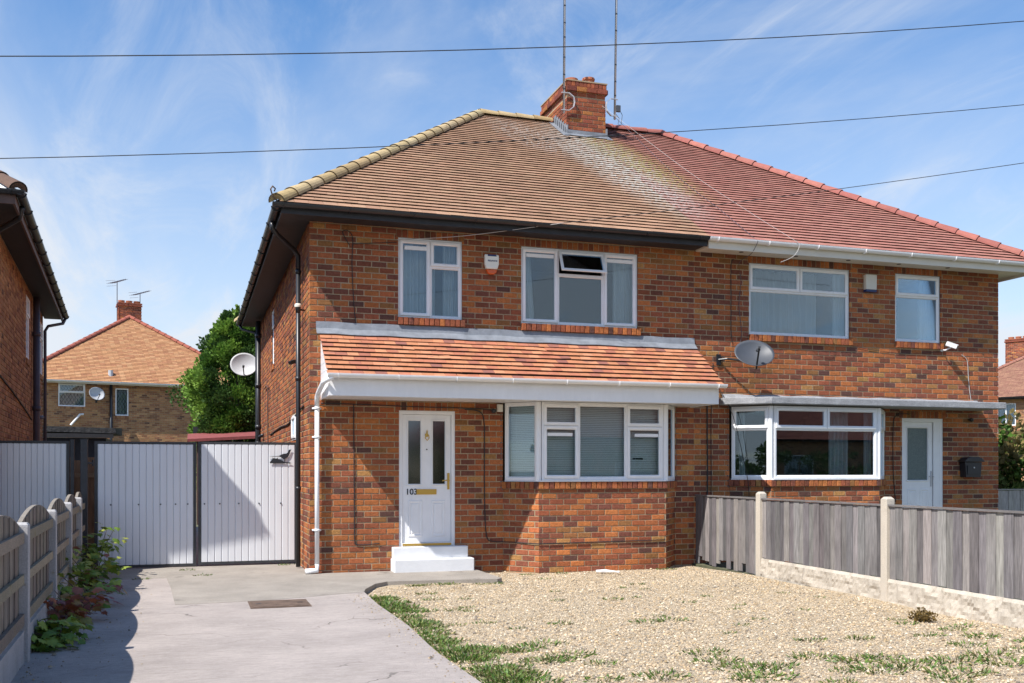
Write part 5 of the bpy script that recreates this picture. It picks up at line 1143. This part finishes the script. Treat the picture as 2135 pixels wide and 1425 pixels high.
farR = far_house('distant brown house with tiled roof beyond the hedge at the right edge', (38.5, 31.5, 0), R(-62), 11, 9, 5.4, 8.9, 5.0, [(.34, .17, .11), (.30, .14, .095), (.37, .19, .12)], 'hip_tan', [(.3, .13, .09)], 'hip_tan', ('black', 'blackwood'),
    [(3.3, 4.3, 3.9, 5.1, [('f', 0, .5, 0, 1), ('f', .5, 1, 0, 1)]), (6.2, 7.6, 3.9, 5.1, [('f', 0, .5, 0, 1), ('f', .5, 1, 0, 1)])], (2.9, 5.0, 9.15, 1.2, .8))
OFF[-1] = (0, 0, 0)

# dish on the rear corner of 103
dish('pale grey satellite dish on the rear corner above the gate', (-.38, 11.05, 4.15), (-.12, -.95, .20), .34, (-.03, 11.0, 4.05), 'dishpale', None)

# ------------------------------------------------------------------ sheds behind the gates
t = thing('lean_to_shed', 'dark felted lean-to roof behind the neighbouring gate', 'shed', (-4.4, 14, 0)); mb = MB(); mb.box(-5.5, -3.8, 13.6, 15.8, 0, 2.36); mb.build('wall', 'blackwood', t)
mb = MB(); mb.add([(-5.75, 13.35, 2.66), (-3.55, 13.35, 2.62), (-3.55, 16, 2.72), (-5.75, 16, 2.76), (-5.75, 13.35, 2.52), (-3.55, 13.35, 2.48), (-3.55, 16, 2.5), (-5.75, 16, 2.5)], [(0, 1, 2, 3), (0, 4, 5, 1), (1, 5, 6, 2), (4, 7, 6, 5), (3, 0, 4, 7)]); mb.build('felt_roof', 'felt', t); mb = MB(); mb.box(-5.7, -3.6, 13.36, 13.4, 2.36, 2.47); mb.build('fascia', 'blackwood', t)
t = thing('garden_shed', 'low shed with dull red felt roof behind the right gate leaf', 'shed', (-.8, 14.6, 0)); mb = MB(); mb.box(-1.5, .6, 14.0, 16, 0, 2.3); mb.build('wall', 'bwood_brown', t)
mb = MB(); mb.add([(-1.75, 13.8, 2.36), (.8, 13.8, 2.52), (.8, 16, 2.75), (-1.75, 16, 2.58), (-1.75, 13.8, 2.28), (.8, 13.8, 2.44)], [(0, 1, 2, 3), (0, 4, 5, 1)]); mb.build('felt_roof', 'redroof', t); mb = MB(); mb.box(-1.6, 1.0, 16.2, 16.3, 2.55, 2.80); mb.build('fascia', 'blackwood', t)

# ------------------------------------------------------------------ foliage
def leaf_cloud(name, m, parent, pts, nrm, size, cols, off, aspect=2.4):
    """small pointed leaf faces; pts (n,3), nrm (n,3) growth direction"""
    n = len(pts); a = nrm/np.linalg.norm(nrm, axis=1, keepdims=True); rnd = rng.normal(size=(n, 3)); s = np.cross(a, rnd); s /= np.linalg.norm(s, axis=1, keepdims=True)
    u = np.cross(a, s); L = size[:, None]; V = np.empty((n, 5, 3)); w = L/aspect
    V[:, 0] = pts; V[:, 1] = pts+a*L*.45+s*w; V[:, 2] = pts+a*L+u*L*.12; V[:, 3] = pts+a*L*.45-s*w; V[:, 4] = pts+a*L*.55+u*w*.35
    V -= np.array(off)
    tri = np.array([(0, 1, 4), (1, 2, 4), (2, 3, 4), (3, 0, 4)]); Fc = (tri[None]+5*np.arange(n)[:, None, None]).reshape(-1, 3)
    me = bpy.data.meshes.new(name); me.vertices.add(n*5); me.vertices.foreach_set('co', V.ravel()); me.loops.add(len(Fc)*3); me.loops.foreach_set('vertex_index', Fc.ravel())
    me.polygons.add(len(Fc)); me.polygons.foreach_set('loop_start', np.arange(len(Fc))*3); me.polygons.foreach_set('loop_total', np.full(len(Fc), 3)); me.update()
    at = me.color_attributes.new('Col', 'FLOAT_COLOR', 'POINT'); cc = np.ones((n, 5, 4), np.float32); cc[..., :3] = cols[:, None]; at.data.foreach_set('color', cc.ravel())
    me.materials.append(M[m]); me.validate(); o = bpy.data.objects.new(name, me); COL.objects.link(o); o.parent = parent; return o
PROF = ((0, .45, .66, .86, 1.0), (.75, .85, 1.0, .55, .10))
def conifer(label, loc, h, rad, n, lumps, cat='conifer', name='conifer_tree', pal=((.09, .18, .028), (.145, .255, .04), (.20, .32, .052), (.05, .10, .022))):
    t = thing(name, label, cat, loc); cx, cy, cz = loc
    mb = MB(); mb.tube([(cx, cy, cz), (cx+.05, cy, cz+h*.4), (cx, cy+.04, cz+h*.85)], [.16, .11, .03], 8)
    for k in range(14): z = h*(.15+.05*k); a = k*2.4; mb.tube([(cx, cy, cz+z), (cx+math.cos(a)*rad*.5*(1-z/h), cy+math.sin(a)*rad*.5*(1-z/h), cz+z+.3)], [.04, .012], 5)
    mb.build('trunk', 'bark', t)
    P = []; D = []; S = []; C = []; per = n//lumps; pal = np.array(pal)
    for k in range(lumps):
        f = random.random()**.8; z = h*(.10+.86*f); env = rad*float(np.interp(.10+.86*f, PROF[0], PROF[1]))*random.uniform(.68, 1.22); a = random.uniform(0, 6.283)
        c = np.array([cx+math.cos(a)*env*.80, cy+math.sin(a)*env*.80, cz+z]); lr = random.uniform(.10, .22)+.16*float(np.interp(f, (0, .6, 1), (1, .9, .1)))
        out = np.array([math.cos(a), math.sin(a), .75]); m_ = per
        q = rng.normal(size=(m_, 3)); q /= np.linalg.norm(q, axis=1, keepdims=True); rr = lr*rng.random((m_, 1))**.45
        pts = c+q*rr*np.array([1, 1, 1.15])+out*lr*.2
        P.append(pts); D.append(q*.7+out+rng.normal(size=(m_, 3))*.35); S.append(rng.uniform(.05, .13, m_)); base = pal[rng.choice(len(pal))]; C.append(base*rng.uniform(.7, 1.5, (m_, 1)))
    # feathery leaders at the top
    for k in range(16):
        a = random.uniform(0, 6.28); r0 = rad*.38*random.random(); z0 = cz+h*random.uniform(.80, .93); m_ = 130; tt = rng.random(m_)
        pts = np.stack([cx+math.cos(a)*r0+rng.normal(0, .03, m_)*(1.2-tt), cy+math.sin(a)*r0+rng.normal(0, .03, m_)*(1.2-tt), z0+tt*h*random.uniform(.06, .13)], 1)
        P.append(pts); D.append(rng.normal(size=(m_, 3))*.6+np.array([0, 0, .9])); S.append(rng.uniform(.05, .13, m_)); C.append(pal[2]*rng.uniform(.7, 1.2, (m_, 1)))
    leaf_cloud('crown', 'conifer', t, np.concatenate(P), np.concatenate(D), np.concatenate(S), np.concatenate(C), loc); return t
conifer('bushy bright green conifer rising behind the gates beside the house', (-.30, 16.6, 0), 6.35, 1.36, 76000, 290)
conifer('dark green conifer standing half hidden between the houses', (-.5, 21.5, 0), 6.0, 1.8, 9000, 90)
def hedge(label, x0, x1, y0, y1, z0, z1, n, lumps, pal, name='conifer_hedge'):
    loc = ((x0+x1)/2, (y0+y1)/2, 0); t = thing(name, label, 'hedge', loc); P = []; D = []; S = []; C = []; pal = np.array(pal); per = n//lumps
    for k in range(lumps):
        c = np.array([random.uniform(x0, x1), random.uniform(y0, y1), random.uniform(z0, z1)]); q = rng.normal(size=(per, 3)); q /= np.linalg.norm(q, axis=1, keepdims=True)
        out = np.array([(c[0]-loc[0])/(x1-x0), (c[1]-loc[1])/(y1-y0)*1.5, .5]); lr = random.uniform(.18, .42)
        P.append(c+q*lr*rng.random((per, 1))**.45); D.append(q+out+rng.normal(size=(per, 3))*.3); S.append(rng.uniform(.07, .17, per)); C.append(pal[rng.choice(len(pal))]*rng.uniform(.6, 1.35, (per, 1)))
    mb = MB()
    for k in range(6): x = x0+(x1-x0)*(k+.5)/6; mb.tube([(x, loc[1], -.1), (x+.1, loc[1], z1*.8)], [.07, .02], 6)
    mb.build('stems', 'bark', t); leaf_cloud('foliage', 'conifer', t, np.concatenate(P), np.concatenate(D), np.concatenate(S), np.concatenate(C), loc)
hedge('green and straw coloured conifer hedge beyond the right corner of the house', 14.0, 18.5, 2.4, 4.4, .3, 2.45, 16000, 160, ((.06, .13, .02), (.10, .17, .03), (.15, .19, .045), (.24, .19, .075)))

OFF[-1] = (0, 0, 0); mb = MB(); mb.tube([(-.50, -.50, 5.29), (-.57, -.57, 5.33), (-.60, -.60, 5.42), (-.57, -.57, 5.47), (-.53, -.53, 5.45), (-.545, -.545, 5.41)], .011, 6); mb.build('hip_iron', 'rust', rf1)
hedge('tall hedge in the neighbouring front garden mirrored in the angled bay panes', -10.2, -8.6, -15, -2.5, 0, 2.3, 14000, 150, ((.07, .14, .02), (.10, .17, .03)), name='garden_hedge')
# across the street: what the windows mirror
hedge('long dark hedge across the street seen mirrored in the bay windows', 4, 48, -33.5, -31.8, 0, 2.5, 30000, 420, ((.04, .08, .016), (.06, .11, .02), (.05, .09, .02)), name='street_hedge')
for lab_, ox_ in (('red roofed house across the street mirrored in the attached bay window', 45.0), ('red roofed house across the street mirrored in the porch bay window', 27.0)):
    far_house(lab_, (ox_, -37.5, 0), R(180), 16, 9, 3.3, 9.0, 6.5, [(.30, .095, .06), (.26, .08, .05)], 'hip_red', [(.3, .1, .07)], 'hip_red', ('black', 'blackwood'), [(4, 6, 1, 2.4, [('f', 0, 1, 0, 1)]), (11, 13, 1, 2.4, [('f', 0, 1, 0, 1)])], None)
OFF[-1] = (0, 0, 0)

def maple_leaf(sz, col):
    lob = [(0, 0), (.16, .03), (.42, -.05), (.36, .12), (.56, .28), (.36, .34), (.44, .58), (.24, .50), (.16, .66), (.10, .72), (0, 1.0), (-.10, .72), (-.16, .66), (-.24, .50), (-.44, .58), (-.36, .34), (-.56, .28), (-.36, .12), (-.42, -.05), (-.16, .03)]
    vs = [(x*sz, y*sz, -.10*sz*(x*x*3+(y-.4)**2)) for x, y in lob]+[(0, .35*sz, .03*sz)]; n = len(lob); mb = MB(); mb.add(vs, [(i, (i+1) % n, n) for i in range(n)], col); o = mb.build('leaf', 'leaf'); me = o.data; bpy.data.objects.remove(o); return me
LG = [maple_leaf(.105, c) for c in ((.20, .28, .035), (.27, .34, .05), (.14, .23, .03), (.33, .36, .06), (.11, .19, .03))]
LR = [maple_leaf(.105, c) for c in ((.26, .10, .07), (.30, .18, .06), (.22, .08, .08), (.30, .26, .06), (.34, .11, .05))]
def sapling(label, x, y, h, n, leaves, spread):
    t = thing('sycamore_seedling', label, 'seedling', (x, y, 0), group='seedlings along the timber fence'); mb = MB()
    tips = []
    for k in range(5):
        a = random.uniform(0, 6.28); tx, ty = spread*.6*math.cos(a), spread*.8*math.sin(a); tz = h*random.uniform(.5, .95); mb.tube([(x, y, -.02), (x+tx*.4, y+ty*.4, tz*.6), (x+tx, y+ty, tz)], [.008, .006, .003], 5, col=(.2, .1, .06)); tips.append((tx, ty, tz))
    mb.build('stems', 'bark', t)
    for k in range(n):
        tx, ty, tz = random.choice(tips); f = random.uniform(.15, 1.05); px = tx*f+random.uniform(-1, 1)*spread*.42; py = ty*f+random.uniform(-1, 1)*spread*.55; pz = max(.04, tz*f*random.uniform(.7, 1.1)); s = random.uniform(.7, 1.35)
        o = mesh_copy(random.choice(leaves), 'leaf', t, (px, py, pz), 0, (s, s, s)); o.rotation_euler = (R(random.uniform(-60, 5)), R(random.uniform(-25, 25)), random.uniform(-3.0, .2))
sapling('green maple leaved seedling at the foot of the gate post', -2.92, .25, .75, 170, LG, .42)
sapling('green seedling turning yellow at the foot of the second fence post', -2.86, -1.45, .62, 180, LG+LR[:1], .46)
sapling('mixed green and red seedling leaning over the drive edge', -2.80, -2.8, .48, 160, LG+LR[1:4], .44)
sapling('red and purple leaved seedling at the foot of the timber fence', -2.76, -4.0, .40, 140, LR, .40)
sapling('low green seedling nearest the camera below the timber fence', -2.74, -5.5, .26, 150, LG[:3]+LG[4:], .42)

# weeds in the gravel
def weeds():
    spots = [(.60, -2.67, 1.2), (.59, -3.0, 1.5), (.59, -3.34, 1.6), (.62, -3.6, 1.4), (.60, -3.87, 1.2), (1.21, -2.37, .5), (1.19, -2.86, .6), (.78, -3.92, .9), (1.18, -3.94, .5), (1.24, -4.88, .4), (2.0, -5.12, .6), (1.1, -6.54, 1.0), (1.34, -6.37, 1.3), (1.16, -7.12, 1.1), (.48, -6.8, 1.2), (.69, -6.4, .9),
             (2.85, -5.39, .8), (3.12, -5.41, .9), (2.6, -7.07, 1.2), (2.5, -7.45, 1.2), (2.59, -7.78, 1.4), (2.82, -7.76, 1.2), (3.4, -7.5, 1.2), (3.62, -7.8, 1.3), (3.87, -7.78, 1.0), (3.89, -8.1, 1.5), (4.3, -8.13, 1.5), (5.39, -7.28, 1.0), (4.72, -8.05, 1.2), (4.67, -8.35, 1.4), (3.83, -6.83, .7), (4.28, -6.92, .8), (5.34, -6.3, .5), (5.47, -6.8, .6), (5.74, -6.65, .6), (4.22, -2.23, .4), (3.2, -3.74, .5), (3.54, -8.19, 1.5), (4.0, -8.5, 1.5), (2.5, -8.15, 1.5), (1.77, -7.9, 1.3), (5.0, -7.0, .7), (4.9, -7.6, .9), (5.6, -7.7, 1.1)]
    spots += [(.44+abs(random.gauss(0, .10)), random.uniform(-8.8, -4.0), random.uniform(.5, 1.0)) for k in range(80)]+[(.46+abs(random.gauss(0, .09)), random.uniform(-3.9, -2.5), random.uniform(.8, 1.4)) for k in range(22)]+[(.5+abs(random.gauss(0, .35)), random.uniform(-8.8, -6.2), random.uniform(.6, 1.3)) for k in range(34)]+[(random.uniform(1.8, 6.0), random.uniform(-9.0, -7.9), random.uniform(.2, .7)) for k in range(20)]+[(random.uniform(.5, 6.0), random.uniform(-7.5, -.8), random.uniform(.08, .2)) for k in range(26)]
    spots += [(1.0+random.uniform(0, 1.5), -1.62+random.uniform(-.08, .02), .35) for k in range(9)]+[(3.1+random.uniform(-.3, 2.6), -.62, .3) for k in range(5)]+[(-1.5, .15, .4), (-2.3, -.1, .35), (-1.7, 1.0, .3), (-.2, 1.4, .4)]
    P = []; D = []; S = []; C = []
    pal = np.array([(.09, .17, .025), (.13, .20, .03), (.06, .12, .02), (.17, .19, .05), (.15, .12, .05)])
    for x, y, s in spots:
        m = int(26+80*s); r = .05+.11*s; a = rng.uniform(0, 6.283, m); rr = r*np.sqrt(rng.random(m)); ps = np.stack([x+rr*np.cos(a)*1.3, y+rr*np.sin(a)*.8, np.full(m, (gz(x, y) if x > .34 else .0)+.004)], 1)
        keep = (ps[:, 0] > .37) | (x < .34)
        d = np.stack([np.cos(a)*.8, np.sin(a)*.8, rng.uniform(.15, .9, m)], 1)+rng.normal(size=(m, 3))*.3; d[:, 2] = np.abs(d[:, 2])
        P.append(ps[keep]); D.append(d[keep]); S.append((rng.uniform(.018, .056, m)*(.7+.35*s))[keep]); C.append((pal[rng.choice(5, m, p=[.25, .20, .19, .18, .18])]*rng.uniform(.7, 1.4, (m, 1)))[keep])
    o = leaf_cloud('weeds', 'leaf', None, np.concatenate(P), np.concatenate(D), np.concatenate(S), np.concatenate(C), (0, 0, 0), aspect=7.0)
    stuff(o, 'patchy weeds and grass growing through the gravel and along the drive edge', 'weeds')
weeds()
t = thing('moss_clump', 'brown clump of dead moss on the gravel near the fence', 'moss', (5.62, -6.2, -.05)); P = rng.normal(size=(500, 3))*np.array([.055, .05, .03])+np.array([5.62, -6.2, -.01]); tuft_ = leaf_cloud('tuft', 'leaf', t, P, rng.normal(size=(500, 3))+np.array([0, 0, .6]), rng.uniform(.02, .04, 500), np.array([(.17, .11, .03)])*rng.uniform(.6, 1.3, (500, 1)), (5.62, -6.2, -.05))
tuft_['kind'] = 'stuff'
